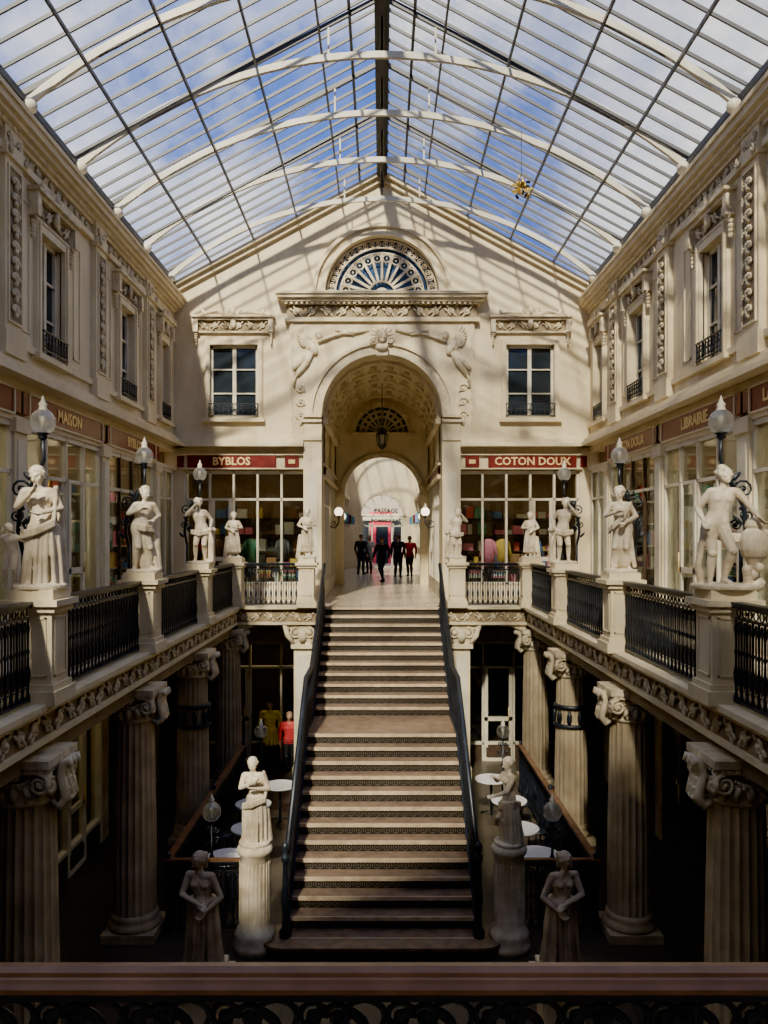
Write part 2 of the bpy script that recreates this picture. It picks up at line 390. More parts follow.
def body(f,S,o=(0,0,0),armR=((-.19,0,.66),(-.16,-.05,.54)),armL=((.19,0,.66),(.16,-.05,.54)),kneeR=(-.06,-.03,.27),ankR=(-.06,.0,.04),
         kneeL=(.07,-.05,.27),ankL=(.09,.03,.04),sway=.02,yaw=0,pitch=10,roll=0,hair='curly',child=True,lean=0,female=False,mt=0,ms=0,ml=0,mh=0,msh=0,sleeve=True,curl=.5):
    O=Vector(o); P=lambda v:O+Vector(v)*S
    hk=.078 if child else .066
    hip=(sway,0,.52); nk=(lean,-.005,.815); hd=(lean*1.25,-.015,.815+.03+hk*1.05)
    f.torso(P(hip),P(nk),.10*S if not child else .105*S,.085*S,(.066 if child else .062)*S,mt,ml if mh is None else mt,female)
    f.cap(P(nk),.034*S,P((hd[0],hd[1]+.012,hd[2]-.03)),.032*S,ms)
    f.head(P(hd),hk*S,yaw,pitch,roll,ms,mh if mh is not None else ms,hair)
    for q,(el,wr) in((-1,armR),(1,armL)):
        sh=(nk[0]+q*(.104 if child else .112),.005,.785); mid=Vector(sh).lerp(Vector(el),.45)
        f.cap(P((nk[0]+q*.06,.0,.785)),.043*S,P(sh),.040*S,mt); f.cap(P(sh),.039*S,P(mid),.036*S,mt); f.cap(P(mid),.036*S,P(el),.027*S,mt)
        m2=Vector(el).lerp(Vector(wr),.3); f.cap(P(el),.028*S,P(m2),.029*S,mt); f.cap(P(m2),.029*S,P(wr),.018*S,mt if sleeve else ms)
        d=Vector(wr)-Vector(el); f.hand(P(wr),d+Vector((0,-.02,0)),(0,1,0) if abs(d.y)<abs(d.z) else (q,0,0),S*(1 if child else .95),ms,curl)
    for q,kn,an in((-1,kneeR,ankR),(1,kneeL,ankL)):
        hp=(hip[0]+q*.048,0,.50)
        f.cap(P(hp),.064*S,P(kn),.041*S,ml); f.ell(P((kn[0],kn[1]-.012,kn[2])),.038*S,ml)
        mid=Vector(kn).lerp(Vector(an),.35)+Vector((0,.012,0)); f.cap(P(kn),.037*S,P(mid),.040*S,ml); f.cap(P(mid),.040*S,P(an),.023*S,ml)
        a=Vector(an); toe=a+Vector((q*.02,-.10,-.018)); 
        f.cap(P(a+Vector((0,.015,-.01))),.028*S,P(toe),.020*S,msh)
        if child:
            for t in range(5): f.cap(P(toe+Vector((-.018+.009*t,0,0))),.009*S,P(toe+Vector((-.02+.01*t,-.022,-.004))),.007*S,msh,6)
def skirt(f,S,z1,z0,r1,r0,n=16,c1=(0,0),c0=(0,0),a0=0,a1=2*pi,t=.022,m=0,fl=1,o=(0,0,0)):
    O=Vector(o)
    for i in range(n):
        a=a0+(a1-a0)*i/n; k=1+.09*fl*math.sin(i*2.7); e=.05*math.sin(i*1.9)
        p1=Vector((c1[0]+r1*math.cos(a),c1[1]+r1*.8*math.sin(a),z1)); p0=Vector((c0[0]+r0*k*math.cos(a+e),c0[1]+r0*.85*k*math.sin(a+e),z0))
        pm=p1.lerp(p0,.5)+Vector((math.cos(a),math.sin(a),0))*.012*math.sin(i*4.1)
        f.cap(O+p1*S,t*S,O+pm*S,t*1.05*S,m,7); f.cap(O+pm*S,t*1.05*S,O+p0*S,t*1.15*S,m,7)
    f.cap(O+Vector((*c1,z1))*S,(r1*.75)*S,O+Vector((*c0,z0+.05))*S,(r0*.75)*S,m)
def sash(f,S,pts,t,m=0,o=(0,0,0)):
    O=Vector(o)
    for off in(-1,0,1):
        for i in range(len(pts)-1):
            a=Vector(pts[i])+Vector((0,.0,off*t*1.1));b=Vector(pts[i+1])+Vector((off*.003,0,off*t*1.1))
            f.cap(O+a*S,t*S,O+b*S,t*S,m,7)
def sbase(f,S,r=.2,h=.04):
    n=20; vs=[];fs=[]
    for z,rr in((-.0,r),(h*.8,r),(h,r*.94)):
        for i in range(n): a=2*pi*i/n; vs.append((rr*S*math.cos(a),rr*S*math.sin(a)*.95,z*S))
    for j in range(2):
        for i in range(n): k=(i+1)%n; fs.append((j*n+i,j*n+k,(j+1)*n+k,(j+1)*n+i))
    fs+= [tuple(reversed(range(n))),tuple(2*n+i for i in range(n))]
    f._add(vs,fs,0)
statues={}
def mk(key,fn,mat=MARB,vox=.0065):
    f=Fig(); fn(f); statues[key]=finish(f,'marble_statue_'+key,[mat],vox,2)
H=1.10
def sA(f):
    sbase(f,H,.22); 
    body(f,H,(0,0,.03),armR=((-.17,-.05,.66),(-.05,-.14,.77)),armL=((.17,-.03,.65),(.04,-.13,.61)),sway=.03,yaw=-30,pitch=24,roll=-10,hair='bun',female=True,lean=-.015)
    skirt(f,H,.50,.03,.11,.155,20,(.03,0),(.02,.02),o=(0,0,.03),t=.019)
    sash(f,H,[(.12,.02,.82),(.13,-.06,.72),(.12,-.1,.55),(-.02,-.13,.48),(-.13,-.06,.45)],.019)
    sash(f,H,[(.12,.05,.82),(.16,.06,.6),(.18,.05,.3),(.17,.03,.06)],.026)
    body(f,H*.52,(-.23*H,-.03,.03),armR=((-.2,-.05,.72),(-.1,-.14,.86)),armL=((.2,-.02,.72),(.2,-.1,.86)),yaw=40,pitch=-20,hair='curly')
def sB(f):
    sbase(f,H); body(f,H,(0,0,.03),armR=((-.18,-.05,.68),(-.05,-.13,.73)),armL=((.19,.02,.66),(.1,-.11,.60)),sway=-.04,yaw=30,pitch=14,roll=10,hair='curly',kneeR=(-.07,-.06,.28),ankR=(-.1,.02,.04),lean=.015)
    skirt(f,H,.50,.03,.09,.13,12,(-.02,.02),(.04,.06),a0=-.4,a1=pi+.4,o=(0,0,.03))
    sash(f,H,[(-.12,-.02,.56),(0,-.12,.53),(.12,-.05,.52),(.14,.03,.4),(.16,.05,.06)],.022)
    f.cap(Vector((.18,.06,.03))*H,.06,Vector((.16,.04,.45))*H,.045)
def sC(f):
    sbase(f,H); body(f,H,(0,0,.03),armR=((-.20,-.03,.74),(-.09,-.10,.87)),armL=((.19,.02,.66),(.17,-.08,.56)),sway=.035,yaw=-20,pitch=8,roll=-12,hair='curly',lean=-.015)
    f.cap(Vector((.19,.02,.03))*H,.07,Vector((.18,.0,.5))*H,.05); f.ell(Vector((.19,-.02,.53))*H,(.08,.07,.05))
    sash(f,H,[(-.12,-.03,.5),(0,-.11,.47),(.12,-.06,.5),(.17,.03,.44)],.020)
    sash(f,H,[(.16,-.04,.5),(.2,-.06,.3),(.2,-.05,.06)],.020)
def sD(f):
    sbase(f,H); body(f,H,(0,0,.03),armR=((-.18,-.03,.66),(-.06,-.12,.60)),armL=((.18,-.03,.66),(.05,-.13,.66)),sway=0,yaw=10,pitch=15,hair='curly')
    skirt(f,H,.6,.12,.09,.13,18,o=(0,0,.03)); f.cap((-.2,.05,.03),.07,(-.16,.02,.5),.05)
def sF(f):
    sbase(f,H,.27); body(f,H,(-.02,0,.03),armR=((-.19,.03,.65),(-.17,-.08,.55)),armL=((.18,-.04,.70),(.26,-.08,.58)),sway=-.05,lean=.015,yaw=35,pitch=-8,roll=12,hair='curly',kneeL=(.06,-.10,.29),ankL=(-.0,-.06,.05),kneeR=(-.08,-.01,.27),ankR=(-.09,.02,.04))
    c=Vector((.27,.02,.03))
    for (z0,r0,z1,r1) in((.0,.10,.06,.05),(.06,.05,.16,.06),(.16,.06,.30,.125),(.30,.125,.40,.12),(.40,.12,.47,.06),(.47,.06,.52,.085)):
        f.cap(c+Vector((0,0,z0+.03)),r0,c+Vector((0,0,z1+.03)),r1,0,14)
    f.cap(c+Vector((.1,0,.5)),.02,c+Vector((.17,0,.45)),.02); f.cap(c+Vector((.17,0,.45)),.02,c+Vector((.14,0,.3)),.02)
    sash(f,H,[(-.17,-.03,.50),(-.18,.03,.35),(-.20,.05,.18),(-.17,.05,.05)],.026)
    sash(f,H,[(-.17,.03,.48),(0,.08,.44),(.15,.06,.42),(.2,.0,.36)],.020)
    for i in range(7): f.ell((.2+.04*math.cos(i*2.1)*i*.3,-.05-.01*i%3,.08+.02*i),.045)
def sG(f):
    sbase(f,H); body(f,H,(0,0,.03),armR=((-.18,-.03,.66),(-.03,-.13,.70)),armL=((.18,0,.65),(.06,-.13,.57)),sway=.035,yaw=-30,pitch=14,roll=6,hair='curly',lean=-.01)
    skirt(f,H,.50,.05,.09,.13,13,(.02,.02),(.03,.04),a0=-.2,a1=pi+.7,o=(0,0,.03)); sash(f,H,[(.12,.0,.82),(.05,-.1,.68),(-.08,-.1,.55),(-.13,.0,.5)],.018)
def sK(f):
    sbase(f,H,.19); body(f,H,(0,0,.03),armR=((-.16,-.07,.66),(.0,-.14,.74)),armL=((.17,-.05,.64),(.02,-.14,.67)),sway=.03,yaw=-15,pitch=22,roll=-8,hair='bun',female=True,lean=-.02)
    skirt(f,H,.54,.03,.10,.135,20,(.02,0),(.0,.01),o=(0,0,.03),t=.019); sash(f,H,[(.1,.04,.82),(.15,.0,.7),(.13,-.1,.56),(-.02,-.13,.5),(-.13,-.04,.46),(-.14,.02,.2)],.020)
    f.cap((.16,.06,.03),.07,(.13,.05,.42),.06)
def sL(f):
    sbase(f,H,.19); body(f,H,(0,0,.03),armR=((-.17,-.08,.68),(-.05,-.17,.76)),armL=((.16,-.1,.64),(.02,-.19,.56)),sway=.0,yaw=8,pitch=14,hair='bun',female=True,kneeR=(-.05,-.1,.28))
    skirt(f,H,.46,.03,.11,.15,20,(0,0),(.0,.03),o=(0,0,.03),t=.019); sash(f,H,[(-.12,.02,.5),(0,-.12,.46),(.12,.0,.5),(.05,.11,.46)],.025)
def sM(f):
    sbase(f,H,.2); body(f,H,(0,0,.03),armR=((-.17,-.08,.64),(.02,-.16,.60)),armL=((.18,-.03,.62),(.08,-.14,.53)),sway=.02,yaw=-35,pitch=22,roll=5,hair='long',female=True,lean=-.03)
    skirt(f,H,.58,.03,.11,.16,20,(.0,0),(.0,.01),o=(0,0,.03),t=.023)
for k,fn in(('a',sA),('b',sB),('c',sC),('d',sD),('f',sF),('g',sG),('k',sK),('l',sL)): mk(k,fn)
mk('m',sM,MARBSHADE)
def place(key,x,y,z,rz,sc=1,mir=False,name='marble_statue'):
    o=bpy.data.objects.new(name,statues[key]); scene.collection.objects.link(o); o.location=(x,y,z); o.rotation_euler=(0,0,math.radians(rz)); o.scale=(-sc if mir else sc,sc,sc); return o
# ---------------------------------------------------------------- text
def text(s,size,M,mat,parent,name='lettering',ext=.006,off=.0):
    c=bpy.data.curves.new('t','FONT'); c.body=s; c.size=size; c.extrude=ext; c.align_x='CENTER'; c.align_y='CENTER'; c.offset=off; c.resolution_u=2
    o=bpy.data.objects.new('t',c); scene.collection.objects.link(o); dg=bpy.context.evaluated_depsgraph_get(); dg.update()
    me=bpy.data.meshes.new_from_object(o.evaluated_get(dg)); bpy.data.objects.remove(o)
    me.transform(M@Matrix.Rotation(pi/2,4,'X')); me.materials.clear(); me.materials.append(mat)
    p=bpy.data.objects.new(name,me); scene.collection.objects.link(p); p.parent=parent; return p
# ================================================================= SHELL
YS=[1.05,4.5,7.95,11.4,14.9,18.35]
YU=[.8,4.2,7.65,11.1,14.55,17.65]
Y0=-3.0; YB=20.0
def gable(x): return 10.75-abs(x)*(2.8/5.2)
for side,sg in(('L',-1),('R',1)):
    mb=MB(); mb.M=MIR.copy() if sg==1 else ID.copy()
    wins=[5.9,9.3,12.5,16.15,18.95]
    edges=[Y0]; 
    for w in wins:
        hw=.46 if w<18.5 else .36; edges+= [w-hw,w+hw]
    edges.append(YB)
    for i in range(len(edges)-1):
        a,b=edges[i],edges[i+1]
        if i%2==0: mb.box(-5.6,-5.2,a,b,4.1,7.95,CREAM)
        else:
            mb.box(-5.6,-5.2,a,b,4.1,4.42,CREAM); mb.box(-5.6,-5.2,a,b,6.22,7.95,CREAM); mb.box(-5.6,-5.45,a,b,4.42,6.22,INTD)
    for x,z0,z1 in((.08,6.88,6.98),(.06,7.18,7.24),(.12,7.24,7.31),(.20,7.31,7.38),(.27,7.38,7.48),(.31,7.48,7.55),(.06,4.32,4.42),(.10,4.02,4.12),(.22,3.92,4.02),(.30,3.84,3.92)):
        mb.box(-5.3,-5.2+x,Y0,YB,z0,z1,CREAM)
    mb.box(-5.6,-5.17,Y0,YB,3.72,4.12,CREAM)
    y=Y0+.1
    while y<YB:
        mb.box(-5.25,-5.07,y,y+.07,7.245,7.305,CREAM); y+=.16
    y=Y0+.1
    while y<YB:
        mb.box(-5.25,-5.06,y,y+.06,3.86,3.9,CREAM); y+=.3
    base=mb.M.copy()
    for i,yc in enumerate(YU):
        mb.M=base@WF('L',yc,0)
        mb.box(-.27,.27,-.10,.02,4.12,7.24,CREAM); mb.box(-.32,.32,-.14,.02,4.12,4.45,CREAM); mb.box(-.32,.32,-.15,.02,6.82,6.98,CREAM)
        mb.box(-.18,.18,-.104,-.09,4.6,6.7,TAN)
        for a,b in((-.21,-.18),(.18,.21)): mb.box(a,b,-.125,-.09,4.6,6.7,CREAM)
        mb.box(-.21,.21,-.125,-.09,4.57,4.6,CREAM); mb.box(-.21,.21,-.125,-.09,6.7,6.73,CREAM)
        if yc>7: candel(mb,0,4.66,6.68,.32,CARVE,-.12)
        rinceau(mb,-.25,.25,7.08,.16,CARVE,-.12,.022,4)
        for q in(-1,1): spiral(mb,q*.22,6.9,.07,CARVE,-q,pi/2,1.4,.02,-.17,4,10)
        mb.M=base@WF('L',YS[i],0)
        mb.box(-.2,.2,-.06,.3,0,3.3,CREAM); mb.box(-.24,.24,-.09,.1,0,.3,CREAM); mb.box(-.13,.13,-.08,-.04,.5,3.0,WHITE); mb.box(-.24,.24,-.1,.1,3.1,3.3,CREAM)
    for i in range(2,len(YU)):
        a=YU[i-1]+.35; b=YU[i]-.35
        mb.M=base@WF('L',(a+b)/2,0)
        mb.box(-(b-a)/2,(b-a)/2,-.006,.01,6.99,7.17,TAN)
        rinceau(mb,-(b-a)/2,(b-a)/2,7.08,.17,CARVE,-.02,.022,4)
    for w in wins:
        sm=w>18.5
        mb.M=base@WF('L',w,4.42); window(mb,.92 if not sm else .7,1.8)
        mb.M=base@WF('L',w,6.36)
        if w>8: lintel(mb,1.5 if not sm else 1.0,CARVE)
    mb.M=base
    for yc in (11.62,13.6,15.15,17.05):
        for a,b,c,d in((yc-.15,yc+.15,4.6,4.63),(yc-.15,yc+.15,6.5,6.53),(yc-.15,yc-.12,4.6,6.53),(yc+.12,yc+.15,4.6,6.53)): mb.box(-5.22,-5.18,a,b,c,d,CREAM)
    mb.box(-5.6,-5.15,Y0,YB,3.26,3.34,CREAM)
    mb.box(-5.6,-5.22,YB-.25,YB,0,3.3,CREAM)
    mb.box(-5.6,-5.12,Y0,YB,7.86,7.97,ROOFD)
    mb.box(-5.6,-5.2,Y0,YS[0]-.2,-4,4.1,CREAM)
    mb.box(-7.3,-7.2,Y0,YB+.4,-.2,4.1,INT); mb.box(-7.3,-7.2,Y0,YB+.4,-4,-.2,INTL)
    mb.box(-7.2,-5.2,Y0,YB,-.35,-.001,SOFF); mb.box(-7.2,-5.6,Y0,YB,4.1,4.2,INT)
    for yc in YS:
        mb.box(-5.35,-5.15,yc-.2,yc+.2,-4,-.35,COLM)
    mb.obj('wall_left' if sg<0 else 'wall_right')
    bays=list(zip(YS[:-1],YS[1:]))+[(18.35,20.0)]
    for i,(a,b) in enumerate(bays):
        BM=MIR if sg==1 else ID
        sf=MB(); sf.M=BM@WF('L',(a+b)/2,0)
        w=b-a-.4; n=4 if w>2 else 2; w=max(w,.9)
        shopfront(sf,w-.02,3.26,n,2 if n==4 else None,False,WHITE,DWOOD if (i+sg)%2 else WHITE,True); sf.obj('shop_front')
        sf=MB(); sf.M=BM@WF('L',(a+b)/2,-4)
        shopfront(sf,w-.02,3.2,n,2 if n==4 else None,True,WHITE if (i==3 and sg<0) else DWOOD); sf.box(-w/2-.2,w/2+.2,-.02,.12,3.2,3.65,SOFF); sf.obj('shop_front_lower')
        sh=MB(); sh.M=BM
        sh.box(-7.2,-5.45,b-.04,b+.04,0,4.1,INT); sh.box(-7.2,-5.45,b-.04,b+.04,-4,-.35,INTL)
        for zz,lo in((0,1),(-4,0)):
            for k in range(5):
                z=zz+.35+.5*k; sh.box(-7.15,-6.85,a+.15,b-.15,z-.015,z+.015,DWOOD)
                if (not lo) and k>2: continue
                y=a+.2
                while y<b-.3:
                    ww=random.uniform(.08,.25); hh=random.uniform(.1,.38)
                    if random.random()<.8: sh.box(-7.12,-6.9,y,y+ww,z+.015,z+.015+hh,random.choice(goods))
                    y+=ww+random.uniform(.01,.08)
            if lo:   # shelving against the party wall, seen through the glass when looking along the gallery
                for k in range(5):
                    z=.4+.5*k; sh.box(-7.0,-5.5,b-.35,b-.05,z-.015,z+.015,WHITE); x=-6.95
                    while x<-5.7:
                        ww=random.uniform(.08,.22); hh=random.uniform(.12,.38)
                        if random.random()<.8: sh.box(x,x+ww,b-.3,b-.1,z+.015,z+.015+hh,random.choice(goods))
                        x+=ww+.04
            y=a+.3; sh.box(-5.95,-5.42,a+.25,b-.25,zz+.40,zz+.44,WHITE if lo else DWOOD)
            while y<b-.5 and lo:
                ww=random.uniform(.08,.24); hh=random.uniform(.12,.6); th=random.uniform(.04,.2); c=random.choice(goods)
                if random.random()<.7:
                    if random.random()<.5: sh.box(-5.72,-5.72+th,y,y+ww,zz+.44,zz+.44+hh,c)
                    else: sh.lathe([(.05,0),(.05,.02),(.012,.04),(.012,hh*.5),(ww*.5,hh*.6),(ww*.55,hh*.9),(ww*.25,hh)],(-5.65,y+ww/2,zz+.44),c,10)
                y+=ww+random.uniform(.05,.2)
            if lo and w>2:
                for q in range(3):
                    yy=a+.45+q*1.0+random.uniform(-.1,.2); zc=random.uniform(1.3,1.9); sh.box(-5.36,-5.34,yy,yy+.36,zc,zc+.5,random.choice([goods[7],goods[2],goods[4],goods[0],goods[3]])); sh.box(-5.342,-5.335,yy+.06,yy+.30,zc+.15,zc+.38,random.choice(goods))
            if lo or (i==3 and sg<0):
                yy=(a+b)/2; L2=(b-a)*.3; zt=zz+(3.55 if lo else 3.3)
                sh.box(-6.5,-6.2,yy-L2,yy+L2,zt,zt+.03,WARM if lo else WARML); sh.box(-6.52,-6.18,yy-L2-.02,yy+L2+.02,zt+.03,zt+.07,WHITE)
                sh.tube([(-6.35,yy,zt+.07),(-6.35,yy,zz+(4.1 if lo else 3.65))],.012,IRON,5)
        sh.obj('shop_display_shelves')
sgn=[('L',9.68,2.9,'OPTICIENS'),('L',13.15,3.0,'MAISON'),('L',16.6,3.0,'BYBLOS'),('R',9.68,2.9,'LA CHAISE LONGUE'),('R',13.15,3.0,'LIBRAIRIE'),('R',16.6,3.0,'COTON DOUX'),('L',6.2,2.9,'OPTIQUE'),('R',6.2,2.9,'GALERIE')]
for side,y,w,t in sgn:
    mb=MB(); mb.M=WF(side,y,0)
    mb.box(-w/2,w/2,-.07,.0,3.36,3.70,RED)
    for z in(3.345,3.705): mb.box(-w/2-.02,w/2+.02,-.09,0,z-.015,z+.015,CREAM)
    for s in(-1,1): mb.box(s*(w/2+.17)-.12,s*(w/2+.17)+.12,-.08,0,3.38,3.68,RED)
    for s in(-1,1): mb.box(s*(w/2+.02)-.02,s*(w/2+.02)+.02,-.09,0,3.34,3.72,CREAM)
    o=mb.obj('shop_sign'); text(t,.27 if len(t)<12 else .24,WF(side,y,3.53)@T(0,-.075,0),GOLD,o,off=.006)
# ---------------------------------------------------------------- back wall
mb=MB(); y0,y1=20.0,20.5
def lin(a,b,n): return [a+(b-a)*i/n for i in range(n+1)]
top=lambda x:gable(x)
def seg(a,b,lo,hi,n=1): mb.strip(lin(a,b,n),(lo if callable(lo) else (lambda x:lo)),(hi if callable(hi) else (lambda x:hi)),y0,y1,CREAM)
def XS(s,a,b): return (min(s*a,s*b),max(s*a,s*b))
for s in(-1,1):
    X=lambda a,b:XS(s,a,b)
    seg(*X(5.6,4.3),3.72,top); seg(*X(4.3,3.1),3.72,4.6); seg(*X(4.3,3.1),6.4,top); seg(*X(3.1,1.6),3.72,top)
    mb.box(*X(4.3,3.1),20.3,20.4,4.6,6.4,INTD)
    seg(*X(1.6,1.5),0,7.72); 
    seg(*X(5.6,4.95),0,3.72); seg(*X(1.6,1.9),0,3.72)
    mb.box(*X(1.9,4.95),20.0,20.2,3.30,3.73,CREAM)
AC=4.65
xs=[-1.5*math.cos(pi*i/40) for i in range(41)]
mb.strip(xs,lambda x:AC+math.sqrt(max(0,2.25-x*x)),lambda x:7.72,y0,y1,CREAM)
xs=[-1.6*math.cos(pi*i/40) for i in range(41)]
mb.strip(xs,lambda x:7.72+math.sqrt(max(0,2.56-x*x))*.97,top,y0,y1,CREAM)
for s in(-1,1):
    X=lambda a,b:XS(s,a,b)
    mb.box(*X(1.96,2.30),19.9,20.02,4.1,4.651,CREAM)
    mb.box(*X(1.5,2.35),19.82,20.05,4.0,4.12,CREAM); mb.box(*X(1.5,2.0),19.80,20.4,4.45,4.52,CREAM); mb.box(*X(1.5,1.95),19.78,20.4,4.57,4.65,CREAM)
    mb.box(*X(1.5,1.95),19.86,20.1,0,4.45,CREAM); mb.box(*X(1.48,1.98),19.8,20.1,0,.4,CREAM); mb.box(*X(1.6,1.85),19.84,19.9,.6,3.2,WHITE)
    for a,b in((2.22,2.25),): mb.box(*X(a,b),19.88,19.9,4.2,6.9,CARVE)
xs=sorted([-2.3,2.3,-1.7701,1.7701]+[-1.77*math.cos(pi*i/48) for i in range(49)])
mb.strip(xs,lambda x:AC+(math.sqrt(max(0,1.77**2-x*x)) if abs(x)<1.77 else 0),lambda x:6.96,19.9,20.02,CREAM)
mb.arc(0,AC,1.49,1.6,19.82,20.05,CREAM); mb.arc(0,AC,1.6,1.72,19.86,20.02,CARVE); mb.arc(0,AC,1.72,1.8,19.8,20.0,CREAM)
for h0,h1,p,w in((6.95,7.05,.18,2.42),(7.36,7.42,.2,2.44),(7.42,7.5,.28,2.5),(7.5,7.58,.36,2.58),(7.58,7.64,.40,2.62)):
    mb.box(-w,w,20-p,20.05,h0,h1,CREAM)
mb.box(-2.36,2.36,19.88,20.05,7.05,7.36,TAN)
mb.M=BF(0,0,19.88); rinceau(mb,-2.3,2.3,7.2,.26,CARVE,-.03,.028,5); mb.M=ID.copy()
x=-2.4
while x<2.4: mb.box(x,x+.06,19.74,19.9,7.36,7.42,CREAM); x+=.13
LZ=7.68
mb.box(-1.75,1.75,19.8,20.05,LZ-.06,LZ+.03,CREAM)
mb.arc(0,LZ,1.42,1.52,19.86,20.1,CREAM); mb.arc(0,LZ,1.52,1.64,19.92,20.05,CREAM); mb.arc(0,LZ,1.64,1.72,19.84,20.0,CREAM)
mb.arc(0,LZ,.0,1.5,20.2,20.24,WBLUE)
for i in range(1,12):
    a=pi*i/12; c,q=math.cos(a),math.sin(a)
    mb.beam((.34*c,20.1,LZ+.34*q),(1.05*c,20.1,LZ+1.05*q),.06,.05,CARVE,(0,1,0))
for r in(.34,1.05,1.18,1.38): mb.tube([(r*math.cos(pi*i/36),20.1,LZ+r*math.sin(pi*i/36)) for i in range(37)],.026,CARVE,5)
mb.arc(0,LZ,0,.18,20.08,20.14,CARVE)
for i in range(12):
    a=pi*(i+.5)/12
    for r,rr in((.92,.10),(1.28,.085)):
        mb.tube([(r*math.cos(a)+rr*math.cos(t*pi/5),20.1,LZ+r*math.sin(a)+rr*math.sin(t*pi/5)) for t in range(10)],.022,CARVE,4,True)
    mb.ell((.92*math.cos(a),20.1,LZ+.92*math.sin(a)),.03,CARVE,6,4)
for i in range(24):
    a=pi*(i+.5)/24; mb.tube([(1.28*math.cos(a)+.06*math.cos(t*pi/4),20.1,LZ+1.28*math.sin(a)+.06*math.sin(t*pi/4)) for t in range(8)],.016,CARVE,4,True)
for s in(-1,1):
    mb.M=T(0,19.9,0)@Matrix.Scale(s,4,(1,0,0)); K=CARVE
    mb.ell((1.72,-.04,6.3),(.11,.08,.21),K,8,6,Matrix.Rotation(.5,3,'Y')); mb.ell((1.55,-.07,6.58),(.08,.07,.095),K,8,6); mb.ell((1.58,-.06,6.64),(.085,.06,.07),K,8,6)
    mb.tube([(1.6,-.05,6.45),(1.4,-.07,6.52),(1.18,-.06,6.6)],[.045,.04,.028],K,6); mb.tube([(1.7,-.05,6.42),(1.85,-.07,6.3),(1.78,-.08,6.15)],[.045,.04,.028],K,6)
    mb.tube([(1.18,-.05,6.6),(.95,-.05,6.66),(.7,-.05,6.62)],[.05,.03,.02],K,6)   # trumpet / garland
    swag(mb,.35,1.15,6.74,.06,K,.035,-.04)
    mb.tube([(1.78,-.04,6.2),(1.9,-.06,5.9),(2.1,-.04,5.6)],[.11,.085,.04],K,7,flat=.7); mb.tube([(1.82,-.04,6.15),(2.02,-.05,5.95),(2.2,-.03,5.75)],[.10,.075,.04],K,7,flat=.7)
    for k in range(9): leaf(mb,1.74,6.42,.52-.03*k,.08,1.05-.18*k,K,-.03,.03)
    for k in range(5): mb.tube([(1.82+.05*k,-.03,6.12-.08*k),(1.97+.05*k,-.05,5.9-.09*k),(2.18,-.02,5.62-.08*k)],.024,K,4)
    for k in range(3): spiral(mb,2.02,5.30-.34*k,.12,K,s,0,1.3,.024,-.02); leaf(mb,1.9,5.2-.34*k,.15,.06,.8,K,-.02,.02)
    leaf(mb,2.02,4.35,.25,.1,pi/2,K)
mb.M=ID.copy()
mb.box(-.14,.14,19.72,19.95,6.08,6.7,CARVE); mb.ell((0,19.66,6.55),(.12,.11,.15),CARVE,12,9); mb.ell((0,19.62,6.42),(.07,.07,.06),CARVE)
for k in range(7): a=pi*k/6; leaf(mb,.1*math.cos(a),6.6+.05*math.sin(a),.18,.08,a,CARVE,19.72,.03)
mb.ell((0,19.7,6.28),(.17,.1,.1),CARVE)
for q in(-1,1): spiral(mb,q*.22,6.45,.1,CARVE,q,0,1.3,.025,19.75)
for s in(-1,1):
    X=lambda a,b:XS(s,a,b)
    mb.M=BF(s*3.7,4.6); window(mb,1.2,1.8); mb.M=BF(s*3.7,6.70); lintel(mb,1.95,CARVE)
    mb.M=ID.copy()
    for p,z0_,z1_ in((.3,3.84,3.92),(.22,3.92,4.02),(.1,4.02,4.12)):
        mb.box(*X(1.95,5.2),20-p,20.05,z0_,z1_,CREAM)
    for dz,w,p in((.22,.12,.10),(.10,.10,.2)):
        mb.beam((s*5.25,20-p/2,gable(5.25)-dz),(0,20-p/2,gable(0)-dz),p,w,CREAM)
mb.obj('wall_back')
